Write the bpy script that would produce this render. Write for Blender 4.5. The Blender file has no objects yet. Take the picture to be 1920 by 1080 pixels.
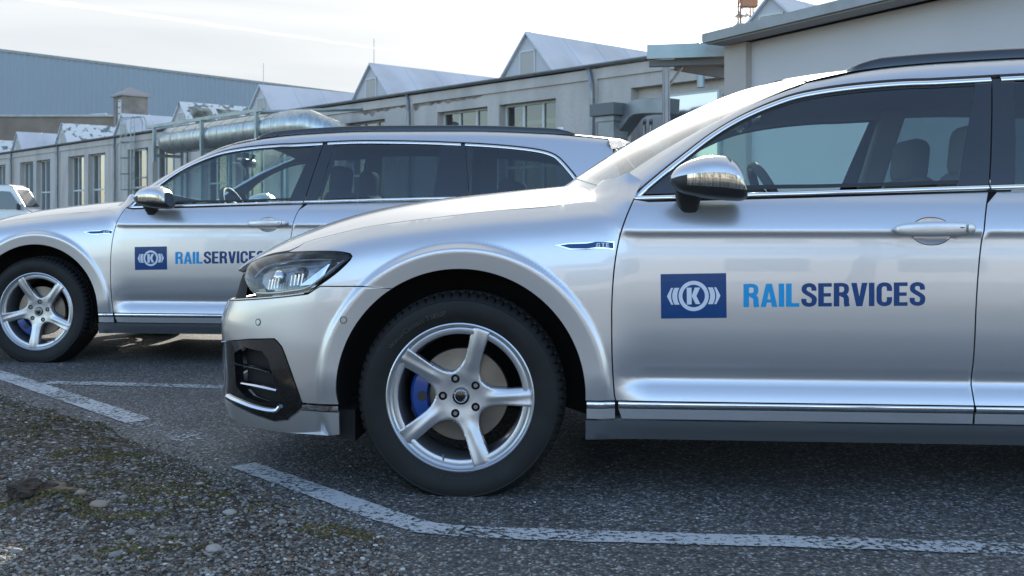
import bpy, bmesh, math, random
import numpy as np
from mathutils import Vector, Matrix
from mathutils.geometry import delaunay_2d_cdt
R = math.radians
rng = np.random.default_rng(7); random.seed(7)
SC = bpy.context.scene
COL = SC.collection

# ---------------------------------------------------------------- camera
CAMH = 0.893; F = 1947.0; HY = 408.0
cam_d = bpy.data.cameras.new('camera'); cam = bpy.data.objects.new('camera', cam_d); COL.objects.link(cam)
cam.location = (0, 0, CAMH); cam.rotation_euler = (R(90), 0, 0)
cam_d.sensor_width = 36; cam_d.lens = F/1920*36; cam_d.shift_y = -(540-HY)/1920
cam_d.clip_end = 3000; cam_d.clip_start = 0.05
cam_d.dof.use_dof = True; cam_d.dof.focus_distance = 3.45; cam_d.dof.aperture_fstop = 10
SC.camera = cam

# ---------------------------------------------------------------- sky and sun
SUN_AZ = 9.0      # degrees right of the view axis
SUN_EL = 21.0
W = bpy.data.worlds.new('World'); SC.world = W; W.use_nodes = True
nt = W.node_tree; nd = nt.nodes; lk = nt.links
bg = nd['Background']
sky = nd.new('ShaderNodeTexSky'); sky.sky_type = 'NISHITA'; sky.sun_disc = False
sky.sun_elevation = R(SUN_EL); sky.sun_rotation = R(SUN_AZ); sky.air_density = 1.0; sky.dust_density = 1.0; sky.ozone_density = 1.4
def N(t, **k):
    n = nd.new(t)
    for a, b in k.items(): setattr(n, a, b)
    return n
def mth(op, a, b=None, clamp=False):
    n = nd.new('ShaderNodeMath'); n.operation = op; n.use_clamp = clamp
    for i, x in enumerate((a, b)):
        if x is None: continue
        if isinstance(x, (int, float)): n.inputs[i].default_value = x
        else: lk.new(x, n.inputs[i])
    return n.outputs[0]
tc = N('ShaderNodeTexCoord'); sep = N('ShaderNodeSeparateXYZ'); lk.new(tc.outputs['Generated'], sep.inputs[0])
X, Y, Z = sep.outputs
# thin high cloud veil, whitest round the sun
nrm = N('ShaderNodeVectorMath', operation='NORMALIZE'); lk.new(tc.outputs['Generated'], nrm.inputs[0])
sund = N('ShaderNodeVectorMath', operation='DOT_PRODUCT'); lk.new(nrm.outputs[0], sund.inputs[0])
SD = Vector((math.sin(R(SUN_AZ))*math.cos(R(SUN_EL)), math.cos(R(SUN_AZ))*math.cos(R(SUN_EL)), math.sin(R(SUN_EL))))
sund.inputs[1].default_value = SD
mp = N('ShaderNodeMapping'); mp.inputs['Scale'].default_value = (1.0, 1.0, 9.0); mp.inputs['Rotation'].default_value = (R(3), R(6), 0)
lk.new(nrm.outputs[0], mp.inputs[0])
nz = N('ShaderNodeTexNoise'); nz.inputs['Scale'].default_value = 2.6; nz.inputs['Detail'].default_value = 5; nz.inputs['Distortion'].default_value = .6
lk.new(mp.outputs[0], nz.inputs['Vector'])
veil = mth('MULTIPLY_ADD', nz.outputs['Fac'], 1.1); nd[-1].inputs[2].default_value = 0.0
near = mth('MULTIPLY', mth('POWER', mth('MAXIMUM', sund.outputs['Value'], 0.0), 2.0), 3.0)     # veil thickest in the sun's half
fac = mth('MULTIPLY', mth('ADD', near, 0.10), mth('ADD', veil, 0.45), True)
glow = mth('POWER', mth('MAXIMUM', sund.outputs['Value'], 0.0), 14.0)
aur = mth('MULTIPLY', mth('POWER', mth('MAXIMUM', sund.outputs['Value'], 0.0), 110.0), 26.0)   # bright haze close round the sun
cr = N('ShaderNodeMix', data_type='RGBA'); cr.inputs['A'].default_value = (1.52, 1.66, 1.76, 1); cr.inputs['B'].default_value = (2.3, 2.27, 2.22, 1)
lk.new(glow, cr.inputs['Factor'])
nz3 = N('ShaderNodeTexNoise'); nz3.inputs['Scale'].default_value = 1.7; nz3.inputs['Detail'].default_value = 7; nz3.inputs['Distortion'].default_value = 1.2; lk.new(mp.outputs[0], nz3.inputs['Vector'])
ca = N('ShaderNodeMix', data_type='RGBA'); ca.inputs['A'].default_value = (1.28, 1.42, 1.54, 1); ca.inputs['B'].default_value = (1.95, 2.02, 2.08, 1)
lk.new(mth('MULTIPLY', mth('SUBTRACT', nz3.outputs['Fac'], .30), 2.4, True), ca.inputs['Factor']); lk.new(ca.outputs['Result'], cr.inputs['A'])
m1 = N('ShaderNodeMix', data_type='RGBA'); lk.new(fac, m1.inputs['Factor']); 
tint = N('ShaderNodeVectorMath', operation='MULTIPLY'); lk.new(sky.outputs[0], tint.inputs[0]); tint.inputs[1].default_value = (.98, 1.0, 1.02)
lk.new(tint.outputs[0], m1.inputs['A']); lk.new(cr.outputs['Result'], m1.inputs['B'])
SKYMIX = m1
# vapour trail: a great circle through two directions
def pxdir(px, py): return Vector(((px-960)/F, 1, (HY-py)/F)).normalized()
pa, pb = pxdir(60, -2), pxdir(930, 122)
nn = pa.cross(pb).normalized()
dt = N('ShaderNodeVectorMath', operation='DOT_PRODUCT'); lk.new(nrm.outputs[0], dt.inputs[0]); dt.inputs[1].default_value = nn
nz2 = N('ShaderNodeTexNoise'); nz2.inputs['Scale'].default_value = 60; nz2.inputs['Detail'].default_value = 3; lk.new(nrm.outputs[0], nz2.inputs['Vector'])
wob = mth('MULTIPLY_ADD', nz2.outputs['Fac'], 0.0030); nd[-1].inputs[2].default_value = -0.0015
d2 = mth('ABSOLUTE', mth('ADD', dt.outputs['Value'], wob))
along = N('ShaderNodeVectorMath', operation='DOT_PRODUCT'); lk.new(nrm.outputs[0], along.inputs[0]); along.inputs[1].default_value = (pb-pa).normalized()
endd = along.inputs[1].default_value
eb = pb.dot(Vector(endd)); 
wid = mth('MULTIPLY', mth('SUBTRACT', eb+0.05, along.outputs['Value']), 0.0052)
trail = mth('SUBTRACT', 1.0, mth('DIVIDE', d2, mth('MAXIMUM', wid, 0.0004)), True)
front = mth('GREATER_THAN', Y, 0.0)
trail = mth('MULTIPLY', mth('MULTIPLY', trail, front), 0.9, True)
m2 = N('ShaderNodeMix', data_type='RGBA'); lk.new(trail, m2.inputs['Factor']); lk.new(m1.outputs['Result'], m2.inputs['A']); m2.inputs['B'].default_value = (3.0, 3.0, 3.0, 1)
sc_ = N('ShaderNodeVectorMath', operation='SCALE'); sc_.inputs[0].default_value = (1.0, .95, .86); lk.new(aur, sc_.inputs['Scale'])
sm = N('ShaderNodeVectorMath', operation='ADD'); lk.new(m2.outputs['Result'], sm.inputs[0]); lk.new(sc_.outputs[0], sm.inputs[1])
lk.new(sm.outputs[0], bg.inputs['Color']); bg.inputs['Strength'].default_value = 0.15
sun_d = bpy.data.lights.new('sun', 'SUN'); sun_d.energy = 3.5; sun_d.angle = R(0.55); sun_d.color = (1.0, .93, .82)
sun = bpy.data.objects.new('sun', sun_d); COL.objects.link(sun)
sun.rotation_euler = (-SD).to_track_quat('-Z', 'Y').to_euler(); sun.location = SD*60
SC.view_settings.view_transform = 'Standard'; SC.view_settings.look = 'None'
SC.view_settings.exposure = 1.72; SC.view_settings.gamma = 1.0; SC.view_settings.use_curve_mapping = False
SC.cycles.max_bounces = 8; SC.cycles.transparent_max_bounces = 24; SC.cycles.sample_clamp_indirect = 6.0
SC.cycles.caustics_reflective = False; SC.cycles.caustics_refractive = False
SC.cycles.use_denoising = True

# ---------------------------------------------------------------- helpers
def tag(o, label=None, cat=None, group=None, kind=None):
    if label: o['label'] = label
    if cat: o['category'] = cat
    if group: o['group'] = group
    if kind: o['kind'] = kind
    return o
def empty(name, loc=(0, 0, 0), rz=0, label=None, cat=None, group=None, parent=None):
    o = bpy.data.objects.new(name, None); COL.objects.link(o); o.location = loc; o.rotation_euler = (0, 0, rz)
    o.empty_display_size = .2
    if parent: o.parent = parent
    return tag(o, label, cat, group)
def mesh_obj(name, verts, faces, mat, parent=None, smooth=False, normals=None, mats=None, midx=None, bevel=0):
    me = bpy.data.meshes.new(name)
    me.from_pydata([tuple(map(float, v)) for v in verts], [], [tuple(map(int, f)) for f in faces])
    for m in (mats or [mat]): me.materials.append(m)
    if midx is not None:
        me.polygons.foreach_set('material_index', np.asarray(midx, dtype=np.int32))
    if smooth: me.polygons.foreach_set('use_smooth', [True]*len(me.polygons))
    me.update()
    if normals is not None: me.normals_split_custom_set_from_vertices([tuple(n) for n in normals])
    o = bpy.data.objects.new(name, me); COL.objects.link(o)
    if parent: o.parent = parent
    if bevel:
        b = o.modifiers.new('bevel', 'BEVEL'); b.width = bevel; b.segments = 2; b.limit_method = 'ANGLE'; b.angle_limit = R(40)
    return o
class MB:
    """collects shapes of ONE part"""
    def __init__(s): s.v = []; s.f = []; s.m = []
    def add(s, vs, fs, mi=0):
        n = len(s.v); s.v += [tuple(v) for v in vs]; s.f += [tuple(i+n for i in f) for f in fs]; s.m += [mi]*len(fs); return s
    def box(s, c, d, M=None, mi=0):
        vs = [Vector((c[0]+sx*d[0]/2, c[1]+sy*d[1]/2, c[2]+sz*d[2]/2)) for sz in (-1, 1) for sy in (-1, 1) for sx in (-1, 1)]
        if M is not None: vs = [M @ v for v in vs]
        return s.add(vs, [(0, 2, 3, 1), (4, 5, 7, 6), (0, 1, 5, 4), (2, 6, 7, 3), (0, 4, 6, 2), (1, 3, 7, 5)], mi)
    def hexa(s, p, mi=0):     # 8 points: bottom ring 4 then top ring 4
        return s.add(p, [(3, 2, 1, 0), (4, 5, 6, 7), (0, 1, 5, 4), (1, 2, 6, 5), (2, 3, 7, 6), (3, 0, 4, 7)], mi)
    def tube(s, pts, r, n=8, mi=0, cap=True):
        pts = [Vector(p) for p in pts]; k = len(pts); rr = r if hasattr(r, '__len__') else [r]*k
        up = Vector((0, 0, 1)); rings = []
        for i, p in enumerate(pts):
            t = ((pts[min(i+1, k-1)]-pts[max(i-1, 0)]).normalized())
            a = t.cross(up)
            if a.length < .05: a = t.cross(Vector((1, 0, 0)))
            a.normalize(); b = t.cross(a)
            rings.append([p+(a*math.cos(2*math.pi*j/n)+b*math.sin(2*math.pi*j/n))*rr[i] for j in range(n)])
        vs = [q for g in rings for q in g]; fs = []
        for i in range(k-1):
            for j in range(n): fs.append((i*n+j, i*n+(j+1) % n, (i+1)*n+(j+1) % n, (i+1)*n+j))
        if cap: fs.append(tuple(range(n))); fs.append(tuple((k-1)*n+j for j in reversed(range(n))))
        return s.add(vs, fs, mi)
    def lathe(s, prof, n=48, axis='y', c=(0, 0, 0), mi=0, rf=None):   # prof: (radius, axial)
        vs = []; k = len(prof)
        for j in range(n):
            a = 2*math.pi*j/n; ca, sa = math.cos(a), math.sin(a)
            for i, (r, y) in enumerate(prof):
                if rf: r = rf(i, j, r)
                if axis == 'y': vs.append((c[0]+r*ca, c[1]+y, c[2]+r*sa))
                elif axis == 'z': vs.append((c[0]+r*ca, c[1]+r*sa, c[2]+y))
                else: vs.append((c[0]+y, c[1]+r*ca, c[2]+r*sa))
        fs = [(j*k+i, ((j+1) % n)*k+i, ((j+1) % n)*k+i+1, j*k+i+1) for j in range(n) for i in range(k-1)]
        return s.add(vs, fs, mi)
    def build(s, name, mat, parent=None, smooth=False, bevel=0, fix=False, auto=None):
        mats = mat if isinstance(mat, list) else [mat]
        o = mesh_obj(name, s.v, s.f, None, parent, smooth=smooth, mats=mats, midx=s.m, bevel=bevel)
        if fix:
            bm = bmesh.new(); bm.from_mesh(o.data); bmesh.ops.recalc_face_normals(bm, faces=bm.faces); bm.to_mesh(o.data); bm.free()
        if auto is not None: auto_smooth(o, auto)
        return o
def auto_smooth(o, deg=35):
    me = o.data; me.polygons.foreach_set('use_smooth', [True]*len(me.polygons))
    bm = bmesh.new(); bm.from_mesh(me); lim = R(deg)
    for e in bm.edges:
        if len(e.link_faces) == 2 and e.calc_face_angle(0) > lim: e.smooth = False
    bm.to_mesh(me); bm.free()
def copy_tree(o, parent=None):
    c = o.copy(); COL.objects.link(c)
    if parent: c.parent = parent
    for ch in list(o.children): copy_tree(ch, c)
    return c

# ---------------------------------------------------------------- materials
def mat(name, col=(.5, .5, .5), rough=.5, metal=0, spec=.5, coat=0, coatr=.03, noise=None, bump=None, rnoise=None, alpha=None, emis=None):
    """noise=(scale, colour2, lo, hi[, stretch])  bump=(scale, strength, distance)"""
    m = bpy.data.materials.new(name); m.use_nodes = True; t = m.node_tree; b = t.nodes['Principled BSDF']
    b.inputs['Base Color'].default_value = (*col, 1); b.inputs['Roughness'].default_value = rough; b.inputs['Metallic'].default_value = metal
    b.inputs['Specular IOR Level'].default_value = spec; b.inputs['Coat Weight'].default_value = coat; b.inputs['Coat Roughness'].default_value = coatr
    if emis: b.inputs['Emission Color'].default_value = (*emis[0], 1); b.inputs['Emission Strength'].default_value = emis[1]
    tcn = t.nodes.new('ShaderNodeTexCoord')
    def tex(scale, det=6, st=None):
        n = t.nodes.new('ShaderNodeTexNoise'); n.inputs['Scale'].default_value = scale; n.inputs['Detail'].default_value = det
        if st:
            mpn = t.nodes.new('ShaderNodeMapping'); mpn.inputs['Scale'].default_value = st
            t.links.new(tcn.outputs['Object'], mpn.inputs[0]); t.links.new(mpn.outputs[0], n.inputs['Vector'])
        else: t.links.new(tcn.outputs['Object'], n.inputs['Vector'])
        return n
    if noise:
        n = tex(noise[0], st=noise[4] if len(noise) > 4 else None)
        r = t.nodes.new('ShaderNodeMapRange'); r.inputs['From Min'].default_value = noise[2]; r.inputs['From Max'].default_value = noise[3]
        mx = t.nodes.new('ShaderNodeMix'); mx.data_type = 'RGBA'; mx.inputs['A'].default_value = (*col, 1); mx.inputs['B'].default_value = (*noise[1], 1)
        t.links.new(n.outputs['Fac'], r.inputs['Value']); t.links.new(r.outputs[0], mx.inputs['Factor']); t.links.new(mx.outputs['Result'], b.inputs['Base Color'])
    if rnoise:
        n = tex(rnoise[0]); r = t.nodes.new('ShaderNodeMapRange'); r.inputs['To Min'].default_value = rnoise[1]; r.inputs['To Max'].default_value = rnoise[2]
        r.inputs['From Min'].default_value = .3; r.inputs['From Max'].default_value = .7
        t.links.new(n.outputs['Fac'], r.inputs['Value']); t.links.new(r.outputs[0], b.inputs['Roughness'])
    if bump:
        n = tex(bump[0], 4); bp = t.nodes.new('ShaderNodeBump'); bp.inputs['Strength'].default_value = bump[1]; bp.inputs['Distance'].default_value = bump[2]
        t.links.new(n.outputs['Fac'], bp.inputs['Height']); t.links.new(bp.outputs[0], b.inputs['Normal'])
    return m
def glass_mat(name, tint, refl=1.0, ior=1.5, rough=0.0):
    m = bpy.data.materials.new(name); m.use_nodes = True; t = m.node_tree; t.nodes.remove(t.nodes['Principled BSDF'])
    out = t.nodes['Material Output']
    a = t.nodes.new('ShaderNodeBsdfTransparent'); a.inputs[0].default_value = (*tint, 1)
    g = t.nodes.new('ShaderNodeBsdfGlossy'); g.inputs['Roughness'].default_value = rough; g.inputs[0].default_value = (1, 1, 1, 1)
    fr = t.nodes.new('ShaderNodeFresnel'); ge = t.nodes.new('ShaderNodeNewGeometry'); im = t.nodes.new('ShaderNodeMath'); im.operation = 'MULTIPLY_ADD'; im.inputs[1].default_value = 1/ior-ior; im.inputs[2].default_value = ior
    t.links.new(ge.outputs['Backfacing'], im.inputs[0]); t.links.new(im.outputs[0], fr.inputs[0])      # same reflection from both sides of a thin pane
    mm = t.nodes.new('ShaderNodeMath'); mm.operation = 'MULTIPLY'; mm.inputs[1].default_value = refl; mm.use_clamp = True
    mx = t.nodes.new('ShaderNodeMixShader')
    t.links.new(fr.outputs[0], mm.inputs[0]); t.links.new(mm.outputs[0], mx.inputs[0]); t.links.new(a.outputs[0], mx.inputs[1]); t.links.new(g.outputs[0], mx.inputs[2])
    t.links.new(mx.outputs[0], out.inputs[0]); return m
M = {}
M['paint'] = mat('silver_paint', (.58, .59, .61), .32, .78, coat=1.0, coatr=.015, bump=(1400, .02, .0006))
M['blackgloss'] = mat('gloss_black', (.008, .009, .010), .08, 0, coat=1)
M['blackplastic'] = mat('black_plastic', (.018, .019, .020), .45, 0, bump=(700, .1, .001))
M['dark'] = mat('dark_liner', (.010, .010, .011), .85)
M['chrome'] = mat('chrome_trim', (.80, .82, .84), .06, 1.0)
M['rocker'] = mat('grey_sill', (.10, .11, .12), .35, .3)
M['rubber'] = mat('tyre_rubber', (.0075, .0085, .009), .66, 0, .35, noise=(9, (.014, .015, .015), .45, .8), bump=(260, .25, .0006))
M['alloy'] = mat('alloy_silver', (.50, .52, .55), .34, .85, coat=.6, coatr=.08)
M['disc'] = mat('brake_disc', (.20, .18, .16), .38, .85, noise=(7, (.15, .13, .11), .4, .7))
M['caliper'] = mat('blue_caliper', (.0015, .040, .21), .35, 0, coat=.3)
M['steel'] = mat('dull_steel', (.30, .31, .32), .4, .9)
M['glass'] = glass_mat('tinted_glass', (.74, .89, .87), 1.9)
M['privacy'] = glass_mat('privacy_glass', (.24, .32, .33), 2.0)
M['screen'] = glass_mat('windscreen_glass', (.68, .78, .76), 1.8)
M['lens'] = glass_mat('clear_lens', (.93, .95, .95), .9)
M['fabric'] = mat('seat_fabric', (.09, .095, .10), .9, bump=(400, .3, .001))
M['beige'] = mat('interior_trim', (.20, .20, .19), .8)
M['dash'] = mat('dashboard', (.03, .032, .034), .6)
M['navy'] = mat('navy_film', (.001, .050, .175), .30, 0, .3, coat=.12)
M['cyan'] = mat('cyan_film', (.0, .30, .62), .30, 0, .3, coat=.12)
M['white'] = mat('white_film', (.62, .68, .78), .22, 0, coat=.6)
M['reflector'] = mat('lamp_reflector', (.75, .77, .80), .12, 1)
M['red'] = mat('lamp_red', (.35, .01, .01), .12, 0, coat=1)
# ---------------------------------------------------------------- car surfaces (u rearward from front axle, v to the car's left, h up; metres)
WB = 2.786; WC = .314; RIMR = .241
NEAR = (-0.163, 3.327, R(-4.5)); FAR = (-2.927, 6.383, R(-5.9))          # outer side point at the front axle, and yaw, of each car
def pch(xs, ys):
    xs = np.array(xs, float); ys = np.array(ys, float); h = np.diff(xs); d = np.diff(ys)/h
    m = np.zeros(len(xs)); m[0] = d[0]; m[-1] = d[-1]
    for i in range(1, len(xs)-1):
        if d[i-1]*d[i] > 0:
            w1 = 2*h[i]+h[i-1]; w2 = h[i]+2*h[i-1]; m[i] = (w1+w2)/(w1/d[i-1]+w2/d[i])
    def f(x):
        x = np.asarray(x, float); i = np.clip(np.searchsorted(xs, x)-1, 0, len(h)-1); hh = h[i]; t = (x-xs[i])/hh
        tc_ = np.clip(t, 0, 1); t2 = tc_*tc_; t3 = t2*tc_
        r = (2*t3-3*t2+1)*ys[i]+(t3-2*t2+tc_)*hh*m[i]+(-2*t3+3*t2)*ys[i+1]+(t3-t2)*hh*m[i+1]
        return r+np.where(t > 1, (t-1)*hh*m[i+1], 0)+np.where(t < 0, t*hh*m[i], 0)
    return f
def sst(x, a, b):
    t = np.clip((np.asarray(x, float)-a)/(b-a), 0, 1); return t*t*(3-2*t)
W0 = .905
def _superq(a, b, e, n=400):
    th = np.linspace(0, math.pi/2, n)
    x = a*np.sin(th)**e; y = b*np.cos(th)**e
    s = np.concatenate([[0], np.cumsum(np.hypot(np.diff(x), np.diff(y)))]); return s, x, y
NU0 = -.26; FS, FX, FY = _superq(.715, W0, .66); FL = FS[-1]
RU0 = 3.25; RS, RX, RY = _superq(.62, W0, .66); RL = RS[-1]
S_NOSE = NU0-FL; S_TAIL = RU0+RL
def plan(s):
    s = np.asarray(s, float); fn = np.clip(NU0-s, 0, FL); rr = np.clip(s-RU0, 0, RL)
    u = np.clip(s, NU0, RU0)-np.interp(fn, FS, FX)+np.interp(rr, RS, RX)
    w = np.where(s < NU0, np.interp(fn, FS, FY), np.where(s > RU0, np.interp(rr, RS, RY), W0))
    return u, w
HG = pch([-.95, -.85, -.7, -.5, -.315, -.12, .13, .28, .35, .5, 1.2], [.715, .735, .772, .820, .863, .890, .918, .930, .938, .95, .96])
HC = pch([-.93, -.86, -.75, -.613, -.428, -.19, .03, .305, .45, 1.0], [.735, .775, .825, .874, .925, .966, .990, 1.015, 1.025, 1.04])
IB = pch([.15, .20, .30, .40, .50, .62, .70, .76, .80, .84, .87, .90], [.05, .035, .015, .005, 0, 0, .003, .010, .019, .040, .070, .13])
DI = pch([.15, .20, .232, .26, .290, .308, .318, .34, .365, .38, .405, .42, .47, .55, .65, .76, .812, .830, .843, .850, .858, .90, .935, .975, 1.02, 1.06, 1.12],
         [.06, .040, .026, .020, .014, .010, .012, .021, .035, .039, .032, .026, .013, .004, .0005, .003, .0066, .0072, .0020, .0008, .003, .020, .040, .078, .110, .136, .165])
DI2 = pch([.15, .20, .30, .40, .50, .65, .76, .812, .830, .843, .850, .858, .90, .935, .975, 1.02, 1.06, 1.12],
         [.05, .035, .018, .008, .002, 0, .003, .0066, .0072, .0020, .0008, .003, .020, .040, .078, .110, .136, .165])
def LB(s, t):
    """lower body skin: s = along the plan outline, t = up the side and on over the bonnet"""
    s = np.asarray(s, float); t = np.asarray(t, float); s, t = np.broadcast_arrays(s, t)
    u, w = plan(s); hg = HG(u); hc = HC(u); hc = np.maximum(hc, hg+.008)
    x = np.clip((t-.9)/.8, 0, 1)
    hf = np.where(t <= .5, t, np.where(t <= .9, .5+(t-.5)*(hg-.5)/.4, hg+(hc-hg)*(1-(1-x)**2.7)))
    inf = np.where(t <= .9, IB(np.minimum(t, .9)), .13+(W0-.13)*x)
    wl = sst(s, .44, .62)*(1-sst(s, 2.2, 2.36))
    ind = wl*DI(t)+(1-wl)*DI2(t)+.075*np.clip((1.0-u)/.7, 0, 1.2)**2*sst(t, .945, 1.02)
    wt = sst(s, .40, .55)*(1-sst(t, 1.10, 1.16))
    # crease fades out forwards along the wing
    inset = inf*(1-wt)+ind*wt; h = hf*(1-wt)+t*wt
    wc = sst(s, .05, .32)*(1-wt)*np.exp(-((t-.838)/.020)**2)
    for c in (0.0, WB):
        r = np.hypot(u-c, h-.33)
        fw = sst(.482-r, 0, .022)*np.where(h < .9, 1, 0)*(1-.55*sst(.40-h, 0, .12))
        inset = inset*(1-fw)+(-.008+.14*np.clip(.450-r, 0, .06))*fw
    inset = inset+.004*wc*np.sign(.845-t)*0
    nose = np.clip(1-w/W0, 0, 1)
    v = w*(1-inset/W0)
    sl = pch([.15, .25, .33, .42, .52, .56, .60, .64, .72, .85], [.05, .005, .018, .008, 0, .020, .052, .082, .108, .122])(h)
    u = u+np.where(s < NU0, 1, 0)*sl*nose**.7
    rl = pch([.15, .3, .45, .6, .75, .85, 1.0, 1.1], [.10, .02, 0, .02, .06, .09, .12, .16])(h)
    u = u-np.where(s > RU0, 1, 0)*rl*nose**.7
    return np.stack([u, v, h], -1)
# greenhouse
A_ = pch([.30, .38, .59, .835, 1.06, 1.25, 1.43, 1.6, 2.0, 2.6, 3.1, 3.45, 3.62, 3.70], [.965, 1.015, 1.150, 1.280, 1.370, 1.408, 1.427, 1.438, 1.451, 1.448, 1.428, 1.396, 1.372, 1.357])
def Htop(u, v):
    c = .30*(v*v-.2)*(1-sst(u, 1.0, 2.2))
    return A_(u-c)-.11*(v*v-.2)
def vs(u, h):
    d = h-.975
    return .827-.36*d-.28*d*d-.075*np.clip((1.0-u)/.7, 0, 1.2)**2-.12*np.clip((u-2.5)/1.2, 0, 1.2)**2
def _junc():
    us = np.linspace(.2, 3.8, 200); h = np.full_like(us, 1.3)
    for _ in range(60): h = .5*h+.5*Htop(us, vs(us, h))
    return us, h
JU, JH = _junc()
def hj(u): return np.interp(u, JU, JH)
def G(u, b):
    """greenhouse skin: b<0 down the side glass, b>0 over the roof (metres from the cant rail)"""
    u = np.asarray(u, float); b = np.asarray(b, float); u, b = np.broadcast_arrays(u, b)
    H = hj(u); V = vs(u, H); D = .05
    h1 = H+np.minimum(b, -D); v1 = vs(u, h1)
    v2 = V-np.maximum(b, D); h2 = Htop(u, v2)
    t = np.clip((b+D)/(2*D), 0, 1); P0h = H-D; P0v = vs(u, P0h); P2v = V-D; P2h = Htop(u, P2v)
    bh = (1-t)**2*P0h+2*t*(1-t)*H+t*t*P2h; bv = (1-t)**2*P0v+2*t*(1-t)*V+t*t*P2v
    v = np.where(b < -D, v1, np.where(b > D, v2, bv)); h = np.where(b < -D, h1, np.where(b > D, h2, bh))
    return np.stack([u, v, h], -1)
def TOP(u, v):
    u, v = np.broadcast_arrays(np.asarray(u, float), np.asarray(v, float)); return np.stack([u, v, Htop(u, v)], -1)
def proj(P, car):
    c, sn = math.cos(car[2]), math.sin(car[2]); i = W0-P[..., 1]
    X = car[0]+P[..., 0]*c-i*sn; Y = car[1]+P[..., 0]*sn+i*c
    return np.stack([960+F*X/Y, HY-F*(P[..., 2]-CAMH)/Y], -1)
def inv(f, pts, car=NEAR, a=(-1.6, 4.2), b=(.15, 1.1), na=240, nb=120):
    A, B = np.meshgrid(np.linspace(*a, na), np.linspace(*b, nb), indexing='ij')
    P = f(A, B); Q = proj(P, car); out = []
    dep = car[1]+P[..., 0]*math.sin(car[2])+(W0-P[..., 1])*math.cos(car[2])
    for p in pts:
        d = np.hypot(Q[..., 0]-p[0], Q[..., 1]-p[1])
        k = np.argmin(d+dep*4); i, j = np.unravel_index(k, d.shape); x = np.array([A[i, j], B[i, j]])
        for _ in range(12):
            e = 1e-4; q0 = proj(f(x[0], x[1]), car); qa = proj(f(x[0]+e, x[1]), car); qb = proj(f(x[0], x[1]+e), car)
            J = np.stack([(qa-q0)/e, (qb-q0)/e], -1)
            try: dx = np.linalg.lstsq(J.T@J+np.eye(2)*20, J.T@(np.array(p)-q0), rcond=None)[0]
            except Exception: break
            x = x+np.clip(dx, -.05, .05); x[0] = np.clip(x[0], *a); x[1] = np.clip(x[1], *b)
        out.append(tuple(x))
    return out
def spl(pts, step=.02, closed=False):
    """resample a polyline through pts with Catmull-Rom"""
    P = [np.array(p, float) for p in pts]; n = len(P); out = []
    for i in range(n if closed else n-1):
        p0 = P[(i-1) % n] if (closed or i > 0) else P[i]; p1 = P[i]; p2 = P[(i+1) % n]; p3 = P[(i+2) % n] if (closed or i < n-2) else P[(i+1) % n]
        L = np.linalg.norm(p2-p1); k = max(1, int(math.ceil(L/step)))
        for j in range(k):
            t = j/k
            out.append(tuple(.5*((2*p1)+(p2-p0)*t+(2*p0-5*p1+4*p2-p3)*t*t+(3*p1-p0-3*p2+p3)*t**3)))
    if not closed: out.append(tuple(P[-1]))
    return out
def lin(pts, step=.03):
    out = []
    for p, q in zip(pts[:-1], pts[1:]):
        k = max(1, int(math.ceil(math.dist(p, q)/step)))
        out += [(p[0]+(q[0]-p[0])*j/k, p[1]+(q[1]-p[1])*j/k) for j in range(k)]
    return out+[tuple(pts[-1])]
def area2(p): return sum(p[i][0]*p[(i+1) % len(p)][1]-p[(i+1) % len(p)][0]*p[i][1] for i in range(len(p)))/2
def inset_poly(p, d):
    q = [p[0]]
    for a in p[1:]:
        if math.dist(a, q[-1]) > 1e-5: q.append(a)
    if math.dist(q[0], q[-1]) < 1e-5: q.pop()
    p = q
    if area2(p) < 0: p = p[::-1]
    if d == 0: return p
    n = len(p); out = []
    for i in range(n):
        a, b, c = np.array(p[i-1]), np.array(p[i]), np.array(p[(i+1) % n])
        e1 = (b-a)/np.linalg.norm(b-a); e2 = (c-b)/np.linalg.norm(c-b)
        n1 = np.array([-e1[1], e1[0]]); n2 = np.array([-e2[1], e2[0]]); m = n1+n2; l = max(.5, m@m/2)
        out.append(tuple(b+m*d/l*1.0))
    return out
def pip(P, poly):
    x, y = P[:, 0], P[:, 1]; r = np.zeros(len(P), bool); n = len(poly)
    for i in range(n):
        x1, y1 = poly[i]; x2, y2 = poly[(i+1) % n]
        if y1 == y2: continue
        c = ((y1 > y) != (y2 > y)) & (x < (x2-x1)*(y-y1)/(y2-y1)+x1); r ^= c
    return r
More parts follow.
